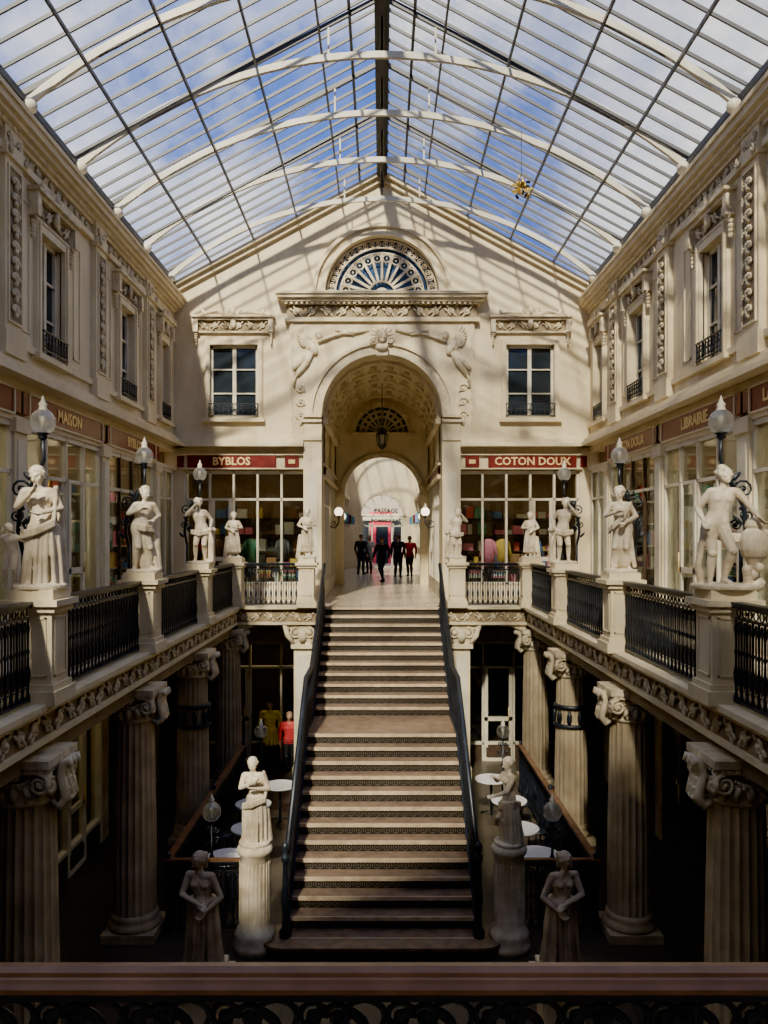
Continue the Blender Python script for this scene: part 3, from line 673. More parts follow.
for s,t in((-1,'BYBLOS'),(1,'COTON DOUX')):
    sf=MB(); sf.M=BF(s*3.42,0,20.1)
    shopfront(sf,3.0,3.26,5,1 if s<0 else 3); sf.obj('shop_front')
    sg_=MB(); sg_.M=BF(s*3.75,0,20); w=2.2
    sg_.box(-w/2,w/2,-.07,.0,3.32,3.64,RED)
    a,b=(-1.25,1.8) if s<0 else (-1.8,1.25)
    for z in(3.305,3.655): sg_.box(a,b,-.09,0,z-.015,z+.015,CREAM)
    sg_.box(-s*1.50-.17,-s*1.50+.17,-.07,0,3.34,3.62,RED); sg_.box(-s*1.5-.08,-s*1.5+.08,-.075,0,3.43,3.53,GOLD); sg_.box(s*1.28-.08,s*1.28+.08,-.07,0,3.34,3.62,RED)
    o=sg_.obj('shop_sign'); text(t,.27,BF(s*3.75,3.48,20)@T(0,-.08,0),GOLD,o,off=.006)
    sh=MB(); X=lambda a,b:XS(s,a,b)
    sh.box(*X(1.9,5.4),22.6,22.7,-.1,4.1,INT); sh.box(*X(1.9,5.4),22.6,22.7,-4,-.1,INTL); sh.box(*X(1.9,5.4),20.3,22.6,3.9,4.0,INT); sh.box(*X(5.3,5.4),20.3,22.6,0,4.0,INT); sh.box(*X(1.9,1.96),20.5,22.6,0,4,INT); sh.box(*X(5.3,5.4),20.3,22.6,-4,-.1,INTL); sh.box(*X(1.9,1.96),20.1,22.6,-4,-.1,INTL)
    for k in range(5):
        z=.3+.45*k; sh.box(*X(2.1,5.2),22.3,22.6,z-.015,z+.015,DWOOD)
        x=2.15
        while x<5.0:
            ww=random.uniform(.08,.3)
            if random.random()<.8: sh.box(*X(x,x+ww),22.32,22.5,z+.015,z+random.uniform(.12,.38),random.choice(goods))
            x+=ww+.03
    for x in(2.9,4.3): sh.box(*X(x-.3,x+.3),21.0,21.3,3.3,3.33,WARML); sh.tube([(s*x,21.15,3.33),(s*x,21.15,3.9)],.012,IRON)
    gl=((2.75,5,20.6),(3.2,3,21.2),(4.0,1,21.0)) if s>0 else ((2.6,6,20.9),(4.3,8,20.7),(3.5,4,21.3))
    for x,c,gy in gl:
        sh.tube([(s*x-.0,gy,1.55),(s*x,gy,1.5),(s*x,gy,1.35),(s*x,gy,.95)],[.05,.15,.14,.17],goods[c],10,flat=.5)
        sh.tube([(s*x-.12,gy,1.48),(s*x-.22,gy,1.1)],[.05,.04],goods[c],7); sh.tube([(s*x+.12,gy,1.48),(s*x+.22,gy,1.1)],[.05,.04],goods[c],7)
        sh.tube([(s*x,gy,.0),(s*x,gy,1.0)],.02,IRON)
    for x in(2.4,3.0,3.7,4.5):
        sh.box(*X(x-.2,x+.2),20.5,20.9,0,.55,DWOOD)
        for k in range(4): sh.box(*X(x-.15,x+.15),20.55,20.85,.55+.05*k,.595+.05*k,random.choice(goods))
    sh.obj('clothing_shop_interior')
mb=MB(); mb.strip(lin(-5.6,5.6,8),lambda x:-4,top,Y0-.4,Y0,CREAM); mb.obj('wall_front')
# ---------------------------------------------------------------- floors
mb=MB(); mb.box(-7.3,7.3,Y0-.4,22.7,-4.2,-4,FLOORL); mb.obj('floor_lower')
for s,nm in((-1,'floor_gallery_left'),(1,'floor_gallery_right')):
    mb=MB(); X=lambda a,b:XS(s,a,b)
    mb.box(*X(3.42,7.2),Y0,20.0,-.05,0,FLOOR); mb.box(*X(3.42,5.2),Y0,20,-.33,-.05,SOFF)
    mb.box(*X(3.34,3.5),Y0,18.5,-.36,-.02,TAN); mb.box(*X(3.22,3.5),Y0,18.42,-.04,.02,CREAM); mb.box(*X(3.28,3.5),Y0,18.46,-.10,-.04,CREAM); mb.box(*X(3.30,3.5),Y0,18.46,-.40,-.34,CREAM)
    if s==1: mb.M=MIR.copy()
    b0=mb.M.copy(); mb.M=b0@WF('L',0,0,3.34)
    rinceau(mb,3,18.3,-.22,.20,CARVE,-.02,.022,4); mb.M=b0
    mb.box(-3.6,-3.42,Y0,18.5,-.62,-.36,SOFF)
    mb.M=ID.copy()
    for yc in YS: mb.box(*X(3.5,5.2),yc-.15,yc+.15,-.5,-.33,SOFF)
    mb.obj(nm)
mb=MB()
for s in(-1,1):
    X=lambda a,b:XS(s,a,b)
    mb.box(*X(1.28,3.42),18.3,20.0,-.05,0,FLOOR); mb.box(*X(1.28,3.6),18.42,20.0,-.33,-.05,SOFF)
    mb.box(*X(1.4,3.4),18.30,18.46,-.36,-.02,TAN); mb.box(*X(1.4,3.3),18.2,18.4,-.04,.02,CREAM); mb.box(*X(1.4,3.4),18.26,18.4,-.40,-.34,CREAM)
    xs=lin(1.95,3.3,16); q=[s*x for x in xs]; q.sort()
    mb.strip(q,lambda x:-.72+.3*math.sqrt(max(0,1-((abs(x)-2.62)/.70)**2)),lambda x:-.36,18.34,18.5,CARVE)
    mb.M=BF(s*2.4,0,18.30); rinceau(mb,-.9,.9,-.22,.19,CARVE,-.02,.02,4); mb.M=ID.copy()
    mb.box(*X(1.45,1.5),18.3,20,-4,-.3,COLM)
mb.box(-1.28,1.28,18.3,50,-.1,0,FLOOR); 
for s in(-1,1):
    X=lambda a,b:XS(s,a,b); mb.box(*X(1.28,1.9),20,50,-.1,0,FLOOR); mb.box(*X(1.9,5.6),20,22.7,-.1,0,FLOOR); mb.box(*X(1.9,6),40.5,50,-.1,0,FLOOR)
mb.obj('floor_landing')
mb=MB()
for s in(-1,1):
    X=lambda a,b:XS(s,a,b)
    mb.box(*X(1.3,5.3),20.0,20.1,-1.0,-.33,COLM); mb.box(*X(4.9,5.6),20,20.1,-4,-.33,COLM); mb.box(*X(1.3,1.7),20,20.1,-4,-.33,COLM)
mb.obj('wall_lower_back')
for s in(-1,1):
    sf=MB(); sf.M=BF(s*3.3,-4,20.05); shopfront(sf,3.1,3.0,4,1,True,WHITE); 
    if s<0: sf.box(-.3,.9,.3,.5,2.9,2.93,WARML); sf.tube([(.3,.4,2.93),(.3,.4,3.6)],.01,IRON)
    sf.obj('shop_front_lower')
# ---------------------------------------------------------------- columns
def volute_cap(mb,c,s):
    x,y,z=c
    mb.lathe([(.27,0),(.30,.03),(.30,.06),(.275,.08),(.31,.2),(.34,.24)],(x,y,z),CARVE,20)
    mb.box(x-.36,x+.36,y-.36,y+.36,z+.40,z+.48,CARVE); mb.box(x-.33,x+.33,y-.33,y+.33,z+.34,z+.40,CARVE); mb.box(x-.30,x+.30,y-.30,y+.30,z+.24,z+.34,TAN)
    for a in range(16):
        th=2*pi*a/16
        mb.ell((x+.30*math.cos(th),y+.30*math.sin(th),z+.14),(.045,.045,.09),CARVE,6,5); mb.ell((x+.335*math.cos(th+.2),y+.335*math.sin(th+.2),z+.22),(.03,.03,.03),CARVE,6,4)
    b0=mb.M.copy()
    for ang in(0,90,180,270):
        mb.M=b0@T(x,y,z)@RZ(ang)
        for q in(-1,1):
            spiral(mb,q*.25,.24,.105,CARVE,-q,pi/2,1.8,.024,-.33,5,20); leaf(mb,q*.16,.1,.15,.07,pi/2+q*.5,CARVE,-.31,.035)
        leaf(mb,0,.06,.2,.10,pi/2,CARVE,-.31,.045); mb.ell((0,-.34,.32),(.07,.04,.05),CARVE)
        for k in range(5): leaf(mb,0,.32,.10,.035,pi*(k+.5)/5,CARVE,-.34,.03)
        swag(mb,-.15,.15,.28,.05,CARVE,.018,-.33)
        for k in range(-4,5): mb.box(k*.07-.02,k*.07+.02,-.35,-.32,.355,.39,CARVE)
    mb.M=b0@T(x,y,z)
    pts=[(-s*.28,.02),(-s*.36,-.03),(-s*.42,.06),(-s*.39,.18),(-s*.36,.30),(-s*.40,.40),(-s*.45,.42),(-s*.47,.36)]
    for yy in(-.10,0,.10): mb.tube([(a,yy,b) for a,b in pts],[.03,.045,.05,.05,.045,.045,.04,.03],CARVE,7)
    for k in range(4): mb.ell((-s*(.43-.02*k),0,.04+.09*k),(.04,.12,.03),CARVE,7,5)
    mb.M=b0
for s in(-1,1):
    for yc in YS[1:]:
        mb=MB(); x=s*3.52
        mb.box(x-.37,x+.37,yc-.37,yc+.37,-4,-3.88,COLM)
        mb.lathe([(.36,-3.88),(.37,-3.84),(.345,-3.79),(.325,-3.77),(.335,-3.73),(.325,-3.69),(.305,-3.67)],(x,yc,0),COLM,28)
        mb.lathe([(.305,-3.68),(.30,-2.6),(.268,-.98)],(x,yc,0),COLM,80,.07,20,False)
        volute_cap(mb,(x,yc,-.98),s)
        if abs(yc-14.9)<.1:
            for z in(-1.9,-1.55): mb.lathe([(.31,z),(.33,z+.02),(.33,z+.05),(.31,z+.07)],(x,yc,0),IRON,20)
            for a in range(10):
                th=2*pi*a/10; mb.ell((x+.31*math.cos(th),yc+.31*math.sin(th),-1.7),(.05,.05,.13),IRON,6,5)
        mb.obj('fluted_column')
    mb=MB(); x=s*1.82; yc=18.4
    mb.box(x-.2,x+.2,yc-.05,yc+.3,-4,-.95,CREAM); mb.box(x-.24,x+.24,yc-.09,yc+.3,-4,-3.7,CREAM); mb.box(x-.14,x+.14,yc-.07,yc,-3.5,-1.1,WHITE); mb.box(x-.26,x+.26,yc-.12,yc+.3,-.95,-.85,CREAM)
    mb.M=T(x,yc-.06,-.6)
    for q in(-1,1):
        spiral(mb,q*.15,0,.13,CARVE,-q,pi/2,1.6,.035,-.03); mb.tube([(q*.2,-.02,-.25),(q*.34,-.02,-.05),(q*.42,-.02,.2)],[.04,.07,.05],CARVE,6)
    mb.box(-.2,.2,-.02,.3,-.3,.26,CARVE); leaf(mb,0,-.25,.4,.2,pi/2,CARVE,-.05,.05)
    mb.obj('pilaster')
# ---------------------------------------------------------------- railings
def railing(mb,L,z=0):
    mb.box(0,L,-.04,.04,z+.95,z+.985,IRON); mb.box(0,L,-.055,.055,z+.985,z+1.01,IRON); mb.box(0,L,-.02,.02,z+.84,z+.865,IRON); mb.box(0,L,-.025,.025,z+.05,z+.08,IRON)
    k=max(2,int(L/.115)); st=L/k
    for i in range(k+1):
        x=st*i
        mb.lathe([(.016,.06),(.024,.1),(.011,.14),(.013,.2),(.024,.28),(.026,.33),(.012,.40),(.010,.5),(.020,.53),(.010,.56),(.012,.70),(.022,.76),(.011,.80),(.014,.86)],(x,0,z),IRON,6)
        if i<k:
            mb.tube([(x+st/2+.042*math.cos(a*pi/4),0,z+.907+.04*math.sin(a*pi/4)) for a in range(8)],.008,IRON,4,True)
            mb.tube([(x+st/2+.04*math.cos(a*pi/4),0,z+.14+.05*math.sin(a*pi/4)) for a in range(8)],.007,IRON,4,True)
            mb.ell((x+st/2,0,z+.80),(.022,.012,.03),IRON,6,4)
            mb.box(x+st/2-.006,x+st/2+.006,-.006,.006,z+.2,z+.78,IRON)
def rail_obj(p0,p1,z,name='iron_railing'):
    p0=Vector(p0);p1=Vector(p1);d=p1-p0; mb=MB(); mb.M=T(p0.x,p0.y,0)@Matrix.Rotation(math.atan2(d.y,d.x),4,'Z'); railing(mb,d.length,z); return mb.obj(name)
def pedestal(x,y,z=0,w=.40,h=1.0):
    mb=MB(); mb.M=T(x,y,z); a=w/2
    mb.box(-a-.06,a+.06,-a-.06,a+.06,0,.14,CREAM); mb.box(-a-.03,a+.03,-a-.03,a+.03,.14,.2,CREAM); mb.box(-a,a,-a,a,.2,h-.1,CREAM)
    mb.box(-a-.04,a+.04,-a-.04,a+.04,h-.1,h-.04,CREAM); mb.box(-a-.08,a+.08,-a-.08,a+.08,h-.04,h+.02,CREAM); mb.box(-a-.02,a+.02,-a-.02,a+.02,h+.02,h+.12,CREAM)
    for q in range(4):
        mb.M=T(x,y,z)@RZ(90*q)
        for u,v,p,r in((-a+.05,a-.05,.27,.29),(-a+.05,a-.05,h-.17,h-.15)): mb.box(u,v,-a-.012,-a,p,r,CREAM)
        for u in(-a+.05,a-.07): mb.box(u,u+.02,-a-.012,-a,.27,h-.15,CREAM)
    mb.obj('statue_pedestal')
def lamp_globe(mb,x,y,z,k=1,g=LGLASS):
    mb.lathe([(.02,-.16),(.05,-.14),(.035,-.11),(.06,-.10),(.07,-.08)],(x,y,z),IRON,10)
    R=.125*k; mb.lathe([(R*math.cos(math.radians(t)),.02+R*1.05*math.sin(math.radians(t))) for t in(-58,-40,-20,0,20,40,60,75)],(x,y,z),g,16)
    mb.lathe([(.02,-.07),(.02,.02),(.03,.04),(.02,.07),(.004,.08)],(x,y,z),WHITE,8)
    mb.lathe([(.05,.135),(.045,.15),(.035,.17),(.045,.20),(.02,.23),(.010,.27),(.002,.29)],(x,y,z),WHITE,10)
def gallery_lamp(x,y,s):
    mb=MB(); xo=x+s*.30; yo=y+.30
    mb.tube([(xo,yo,0),(xo,yo,1.2),(xo,yo,1.5)],.022,IRON,7); mb.lathe([(.05,0),(.06,.05),(.03,.1),(.022,.3)],(xo,yo,0),IRON,8)
    mb.tube([(xo,yo,1.45),(xo+s*.05,yo,1.7),(xo+s*.02,yo-.02,1.95),(xo-s*.10,yo-.05,2.15),(xo-s*.2,yo-.1,2.28),(xo-s*.28,yo-.16,2.42),(xo-s*.28,yo-.18,2.62)],[.022,.026,.028,.026,.022,.02,.02],IRON,7)
    mb.M=T(xo,yo-.02,0)@(ID if s<0 else MIR)
    for cx,cz,r,d in((-.02,2.12,.10,1),(-.06,1.85,.07,-1),(.06,1.75,.06,1),(.14,2.28,.05,-1)): spiral(mb,cx,cz,r,IRON,d,.5,1.5,.014,0,5,14)
    for k in range(5): leaf(mb,-.05+.04*k,1.6+.15*k,.14,.05,pi/2+(-1)**k*.8,IRON,0,.015)
    mb.M=ID.copy(); lamp_globe(mb,x+s*.02,yo-.18,2.77,1.0)
    mb.obj('gallery_lamp')
keysL={4.5:'c',7.95:'a',11.4:'b',14.9:'c',18.35:'d'}; keysR={4.5:'b',7.95:'f',11.4:'g',14.9:'c',18.35:'d'}
for s in(-1,1):
    x=s*3.4
    for i,yc in enumerate(YS[1:]):
        pedestal(x,yc); key=(keysL if s<0 else keysR)[yc]
        rz={'a':15,'b':25,'c':15,'d':10,'f':-8,'g':-20}[key]; 
        if s>0 and key in'cdb': rz=-rz
        place(key,x,yc,1.12,rz,1.07 if yc<18 else .92,s>0 and key in'cdb')
        if yc<18: gallery_lamp(x,yc,s)
    prev=[Y0]+YS[1:]
    for a,b in zip(prev[:-1],prev[1:]): rail_obj((x,a+(.27 if a>0 else 0)),(x,b-.27),0)
    rail_obj((s*3.4-s*.27,18.38),(s*1.72+s*.25,18.38),0)
    pedestal(s*1.72,18.36,0,.34,1.0); place('d' if s<0 else 'c',s*1.72,18.36,1.12,0,1.0,s>0)
    mb=MB(); mb.M=T(s*3.05,11.45,0)@RZ(90); railing(mb,6.1,-4); mb.M=T(min(s*3.0,s*2.0),11.4,0); railing(mb,1.0,-4); mb.M=ID.copy()
    for yy in(11.4,14.5,17.6): mb.lathe([(.06,0),(.06,.1),(.035,.14),(.035,.9),(.05,.95),(.05,1.02),(.03,1.04),(.045,1.1),(.01,1.14)],(s*3.05,yy,-4),IRON,10)
    mb.box(min(s*3.0,s*3.1),max(s*3.0,s*3.1),11.35,17.65,-2.99,-2.96,WOOD); mb.box(min(s*3.0,s*1.95),max(s*3.0,s*1.95),11.36,11.44,-2.99,-2.96,WOOD); mb.obj('terrace_railing')
    for yy in(11.65,16.4):
        mb=MB(); xx=s*2.48
        mb.lathe([(.09,0),(.09,.06),(.05,.1),(.03,.2),(.025,.9),(.045,.95),(.02,1.0),(.018,1.45)],(xx,yy,-4),IRON,10)
        for q in(-1,1): 
            mb.M=T(xx,yy,-4); spiral(mb,q*.07,1.2,.06,IRON,q,0,1.4,.012,0,5,12); spiral(mb,q*.06,1.36,.05,IRON,-q,0,1.4,.012,0,5,12)
        mb.M=ID.copy(); lamp_globe(mb,xx,yy,-2.40,1.1); mb.obj('lamp_post')
# ---------------------------------------------------------------- stairs
mb=MB(); R1=1.8/11; R2=2.2/13; steps=[]
for i in range(11): steps.append((18.3-.3*i,-R1*i,R1,.3))
for i in range(13): steps.append((13.9-.25*i,-1.8-R2*i,R2,.25))
W=1.28
for j,(y,z,h,run) in enumerate(steps):
    ye=y+.1 if j==0 else (y+run+.02 if j!=11 else 15.32)
    mb.box(-W,W,y-.012,ye,z-.05,z+(.002 if j==0 else 0),TREAD); mb.box(-W,W,y-.036,y-.010,z-.052,z+.003,NOSE)
    mb.box(-W,W,y,y+.03,z-h,z-.045,IRONR)
    n=18
    for k in range(n):
        cx=-W+2*W*(k+.5)/n
        mb.tube([(cx+.045*math.cos(a*pi/4),y-.004,z-.045-(h-.045)/2+.045*math.sin(a*pi/4)) for a in range(8)],.007,IRONP,4,True)
        mb.ell((cx,y-.004,z-.045-(h-.045)/2),(.016,.008,.016),IRONP,5,4)
        mb.ell((cx+W/n,y-.004,z-.045-(h-.045)/2),(.008,.006,.04),IRONP,5,4)
for z0_,z1_,ww,yf in((-4,-3.87,1.62,10.62),(-3.87,-3.83,1.64,10.60)):
    pts=[(-ww,11.25)]+[(-ww+.3-.3*math.cos(pi/2*i/6),yf+.3-.3*math.sin(pi/2*i/6)) for i in range(7)]+[(ww-.3+.3*math.sin(pi/2*i/6),yf+.3-.3*math.cos(pi/2*i/6)) for i in range(7)]+[(ww,11.25)]
    k=len(pts); vs=[(a,b,z0_) for a,b in pts]+[(a,b,z1_) for a,b in pts]
    mb.add(vs,[tuple(reversed(range(k))),tuple(range(k,2*k))]+[(i,(i+1)%k,k+(i+1)%k,k+i) for i in range(k)],TREAD if z1_>-3.85 else IRONR)
path=[(18.3,0),(15.0,-1.8),(13.9,-1.8),(10.75,-4)]
for s in(-1,1):
    x0_,x1_=sorted((s*W,s*(W+.08)))
    pl=[(18.4,.03)]+[(y,z+.06) for y,z in path[1:3]]+[(10.8,-3.95)]
    for (ya,za),(yb,zb) in zip(pl[:-1],pl[1:]):
        vs=[(x,yy,zz) for x in(x0_,x1_) for yy,zz in((ya,za),(yb,zb),(yb,-4),(ya,-4))]
        mb.add(vs,[(0,1,2,3),(7,6,5,4),(0,4,5,1),(1,5,6,2),(2,6,7,3),(3,7,4,0)],IRON)
mb.obj('grand_staircase')
for s in(-1,1):
    mb=MB(); x=s*(W+.04)
    def zat(y):
        for (ya,za),(yb,zb) in zip(path[:-1],path[1:]):
            if yb<=y<=ya: return za+(zb-za)*(ya-y)/(ya-yb)
        return -4
    hp=[(x,y,z+.98) for y,z in path]; hp=[hp[0],hp[1],hp[2],(x,11.0,zat(11.0)+.98)]
    mb.tube(hp,.04,IRON,8); mb.tube([(a,b,c-.1) for a,b,c in hp],.013,IRON,5); mb.tube([(a,b,c-.88) for a,b,c in hp],.016,IRON,5)
    y=18.2
    while y>11.0:
        z=zat(y); mb.lathe([(.014,.02),(.022,.1),(.010,.2),(.012,.3),(.022,.42),(.010,.55),(.010,.75),(.02,.8),(.010,.86),(.012,.96)],(x,y,z),IRON,6)
        y2=y-.06
        mb.tube([(x,y2+.035*math.cos(a*pi/4),zat(y2)+.93+.035*math.sin(a*pi/4)) for a in range(8)],.008,IRON,4,True); mb.tube([(x,y2+.04*math.cos(a*pi/4),zat(y2)+.25+.12*math.sin(a*pi/4)) for a in range(8)],.008,IRON,4,True)
        y-=.12
    mb.lathe([(.08,0),(.085,.08),(.05,.12),(.04,.3),(.06,.5),(.04,.7),(.035,1.0),(.06,1.05),(.06,1.1),(.03,1.13),(.055,1.2),(.05,1.25),(.01,1.3)],(x,10.92,-3.83),IRON,12)
    mb.obj('stair_railing')
    mb=MB(); px=s*1.74; py=10.95
    mb.lathe([(.29,0),(.29,.1),(.26,.16),(.28,.22),(.25,.28),(.21,.34),(.205,.85),(.20,1.29),(.235,1.32),(.245,1.37),(.225,1.41),(.20,1.43)],(px,py,-4),MARB,32)
    for k in range(24):
        a=2*pi*k/24; mb.beam((px+.207*math.cos(a),py+.207*math.sin(a),-3.6),(px+.203*math.cos(a),py+.203*math.sin(a),-2.8),.018,.018,MARB,(math.cos(a),math.sin(a),0))
    mb.obj('round_pedestal'); place('k' if s<0 else 'l',px,py,-2.57,0 if s<0 else -75,1.04)
    pedestal(s*1.90,8.5,-4,.42,.95); place('m',s*1.90,8.5,-2.93,-10 if s<0 else 10,1.07,s>0)
# ---------------------------------------------------------------- cafe tables
def table(x,y,r=.3):
    mb=MB(); mb.lathe([(r-.01,.72),(r,.73),(r,.75),(r-.01,.755)],(x,y,-4),TABLE,28,smooth=False); mb.tube([(x,y,-3.98),(x,y,-3.28)],.025,IRON,8)
    for k in range(3):
        a=k*2*pi/3+.4; mb.tube([(x,y,-3.9),(x+.12*math.cos(a),y+.12*math.sin(a),-3.93),(x+.24*math.cos(a),y+.24*math.sin(a),-3.98)],.016,IRON,6)
    mb.obj('cafe_table')
def chair(x,y,rz):
    mb=MB(); mb.M=T(x,y,-4)@RZ(rz)
    mb.lathe([(.19,.44),(.2,.45),(.19,.47)],(0,0,0),IRON,16)
    for a in(45,135,225,315): c,q=math.cos(math.radians(a)),math.sin(math.radians(a)); mb.tube([(.14*c,.14*q,.45),(.19*c,.19*q,0)],.012,IRON,5)
    mb.tube([(-.17,.13,.45),(-.18,.2,.75),(-.1,.22,.88),(.1,.22,.88),(.18,.2,.75),(.17,.13,.45)],.012,IRON,5); mb.tube([(-.1,.17,.47),(-.05,.21,.7),(.05,.21,.7),(.1,.17,.47)],.01,IRON,5)
    mb.obj('cafe_chair')
for x,y in((-2.35,12.2),(-2.2,13.4),(-2.0,15.7),(-2.35,14.6),(2.4,12.3),(2.3,13.4),(2.2,16.1),(2.35,14.8)): table(x,y,.33)
for x,y,r in((-2.75,12.8,30),(-2.75,13.9,80),(-2.7,15.2,60),(2.75,12.8,-30),(2.75,14.1,-70),(2.7,15.5,-60)): chair(x,y,r)
# ---------------------------------------------------------------- roof
mb=MB()
for s in(-1,1):
    e=(s*5.3,gable(5.3)+.02); y=Y0
    while y<=YB+.3:
        mb.beam((e[0],y,e[1]),(0,y,10.78),.03,.05,BAR,(0,0,1)); y+=.42
    for t in(.02,.2,.4,.6,.8): x=e[0]*(1-t); mb.beam((x,Y0,gable(x)-.05),(x,YB,gable(x)-.05),.035,.06,BAR if t>.1 else ROOFP)
mb.box(-.13,.13,Y0,YB,10.55,10.8,ROOFD); mb.box(-.05,.05,Y0,YB,10.35,10.55,ROOFD)
for s in(-1,1): mb.beam((s*.55,Y0,gable(.55)-.02),(s*.55,YB,gable(.55)-.02),.05,.06,ROOFD)
mb.obj('roof_glazing_bars')
mb=MB(); RC=7.91; zc=9.72-RC; amax=math.asin(5.15/RC)
for yr in(-1.9,0,1.9,3.8,5.7,7.65,9.6,11.5,13.45,15.3,17.2,19.2):
    n=28; P=[(RC*math.sin(-amax+2*amax*i/n),yr,zc+RC*math.cos(-amax+2*amax*i/n)) for i in range(n+1)]
    for a,b in zip(P[:-1],P[1:]): mb.beam(a,b,.065,.11,ROOFP)
    for s in(-1,1):
        mb.beam((s*5.2,yr,7.98),(0,yr,10.7),.05,.08,BAR)
        for x in(.0,.9,4.2,4.75): mb.beam((s*x,yr,zc+math.sqrt(RC*RC-x*x)),(s*x,yr,gable(x)),.03,.03,ROOFP,(0,1,0))
        mb.tube([(s*5.15,yr,7.5),(s*5.08,yr,7.8)],.08,ROOFP,8); mb.ell((s*5.06,yr,7.82),.11,ROOFP)
mb.obj('roof_arch_ribs')
mb=MB()
for s in(-1,1):
    mb.add([(s*5.5,Y0-.2,gable(5.5)+.06),(s*5.5,YB+.4,gable(5.5)+.06),(0,YB+.4,10.84),(0,Y0-.2,10.84)],[(0,1,2,3)],ROOFG)
mb.obj('glass_roof')
mb=MB(); c=Vector((2.65,15.2,8.25)); mb.tube([c[:],(2.65,15.2,gable(2.65))],.006,IRON,4)
for i in range(46):
    a=random.uniform(0,2*pi); b=random.uniform(-1.2,1.4); r=random.uniform(.04,.2); p=c+Vector((math.cos(a)*math.cos(b)*r,math.sin(a)*math.cos(b)*r,math.sin(b)*r*1.1))
    mb.ell(p,(.06,.008,.028),GOLDL if i%4 else IRONR,7,5,Matrix.Rotation(a,3,'Z')@Matrix.Rotation(b,3,'Y'))
for i in range(6): a=i; mb.tube([c[:],(c+Vector((math.cos(a)*.2,math.sin(a)*.2,-.2+.08*i)))[:]],.008,GOLDL,4)
mb.obj('hanging_gold_ornament')
# ---------------------------------------------------------------- vaulted passage
mb=MB()
for s in(-1,1):
    X=lambda a,b:XS(s,a,b)
    mb.box(*X(1.5,1.9),20.5,21.0,0,4.65,CREAM); mb.box(*X(1.5,1.9),25.4,26.4,0,4.65,CREAM); mb.box(*X(1.5,1.9),22.9,23.3,0,4.65,CREAM); mb.box(*X(1.5,1.9),20.5,26.4,3.1,4.65,CREAM); mb.box(*X(1.6,1.9),20.5,26.4,0,3.1,INT)
    for z0_,z1_,p in((4.5,4.65,.12),(3.1,3.2,.08),(3.45,3.5,.06)): mb.box(*X(1.5-p,1.6),20.5,26,z0_,z1_,CREAM)
    mb.box(*X(1.47,1.5),21.0,25.4,3.22,3.43,RED)
    for a,b in((21,22.9),(23.3,25.4)):
        mb.box(*X(1.55,1.56),a,b,.4,3.1,GLASS); mb.box(*X(1.5,1.6),a,b,0,.4,WHITE)
        for k in range(4): yy=a+(b-a)*k/3; mb.box(*X(1.5,1.58),yy-.03,yy+.03,0,3.1,WHITE)
        mb.box(*X(1.5,1.58),a,b,2.4,2.46,WHITE)
mb.arc(0,4.65,1.5,1.9,20.4,26.0,CREAM)
for yy in(20.6,21.8,23.0,24.2,25.4): mb.arc(0,4.65,1.42,1.52,yy,yy+.25,CREAM)
for i in range(1,10): a=pi*i/10; mb.beam((1.47*math.cos(a),20.5,4.65+1.47*math.sin(a)),(1.47*math.cos(a),26,4.65+1.47*math.sin(a)),.12,.06,CREAM,(math.cos(a),0,math.sin(a)))
for yy in(21.2,22.4,23.6,24.8):
    for i in range(10): a=pi*(i+.5)/10; mb.ell((1.47*math.cos(a),yy+.12,4.65+1.47*math.sin(a)),.09,CARVE,8,5)
xs=[-1.5*math.cos(pi*i/40) for i in range(41)]
arcl=lambda x:2.95+math.sqrt(max(0,1.25**2-x*x)) if abs(x)<1.25 else 0
xs2=sorted(set([round(v,4) for v in xs]+[round(-1.25*math.cos(pi*i/30),4) for i in range(31)]+[-1.2501,1.2501]))
lun=lambda x:math.sqrt(max(0,.88**2-x*x))
FZ=4.98
mb.strip(xs2,arcl,lambda x:FZ,26.0,26.4,CREAM)
xs3=sorted(set([round(v,4) for v in xs]+[round(-.88*math.cos(pi*i/24),4) for i in range(25)]))
mb.strip(xs3,lambda x:FZ+lun(x),lambda x:max(FZ+lun(x)+.01,4.65+math.sqrt(max(0.17,2.26-x*x))),26.0,26.4,CREAM)
mb.arc(0,FZ,.86,.98,25.93,26.05,CARVE,n=24); mb.box(-1.1,1.1,25.90,26.02,FZ-.09,FZ,CARVE)
for i in range(1,10): a=pi*i/10; mb.beam((.2*math.cos(a),26.1,FZ+.2*math.sin(a)),(.86*math.cos(a),26.1,FZ+.86*math.sin(a)),.045,.03,WHITE,(0,1,0))
mb.arc(0,FZ,0,.88,26.2,26.22,WGREY,n=20)
for r in(.2,.5,.72,.86): mb.tube([(r*math.cos(pi*i/24),26.1,FZ+r*math.sin(pi*i/24)) for i in range(25)],.024,WHITE,4)
for i in range(10): a=pi*(i+.5)/10; mb.tube([(.61*math.cos(a)+.08*math.cos(t*pi/4),26.1,FZ+.61*math.sin(a)+.08*math.sin(t*pi/4)) for t in range(8)],.02,WHITE,4,True)
mb.arc(0,2.95,1.22,1.36,25.90,26.05,CARVE); mb.box(-1.5,-1.2,25.9,26.45,2.85,2.95,CREAM); mb.box(1.2,1.5,25.9,26.45,2.85,2.95,CREAM)
mb.obj('vaulted_passage')
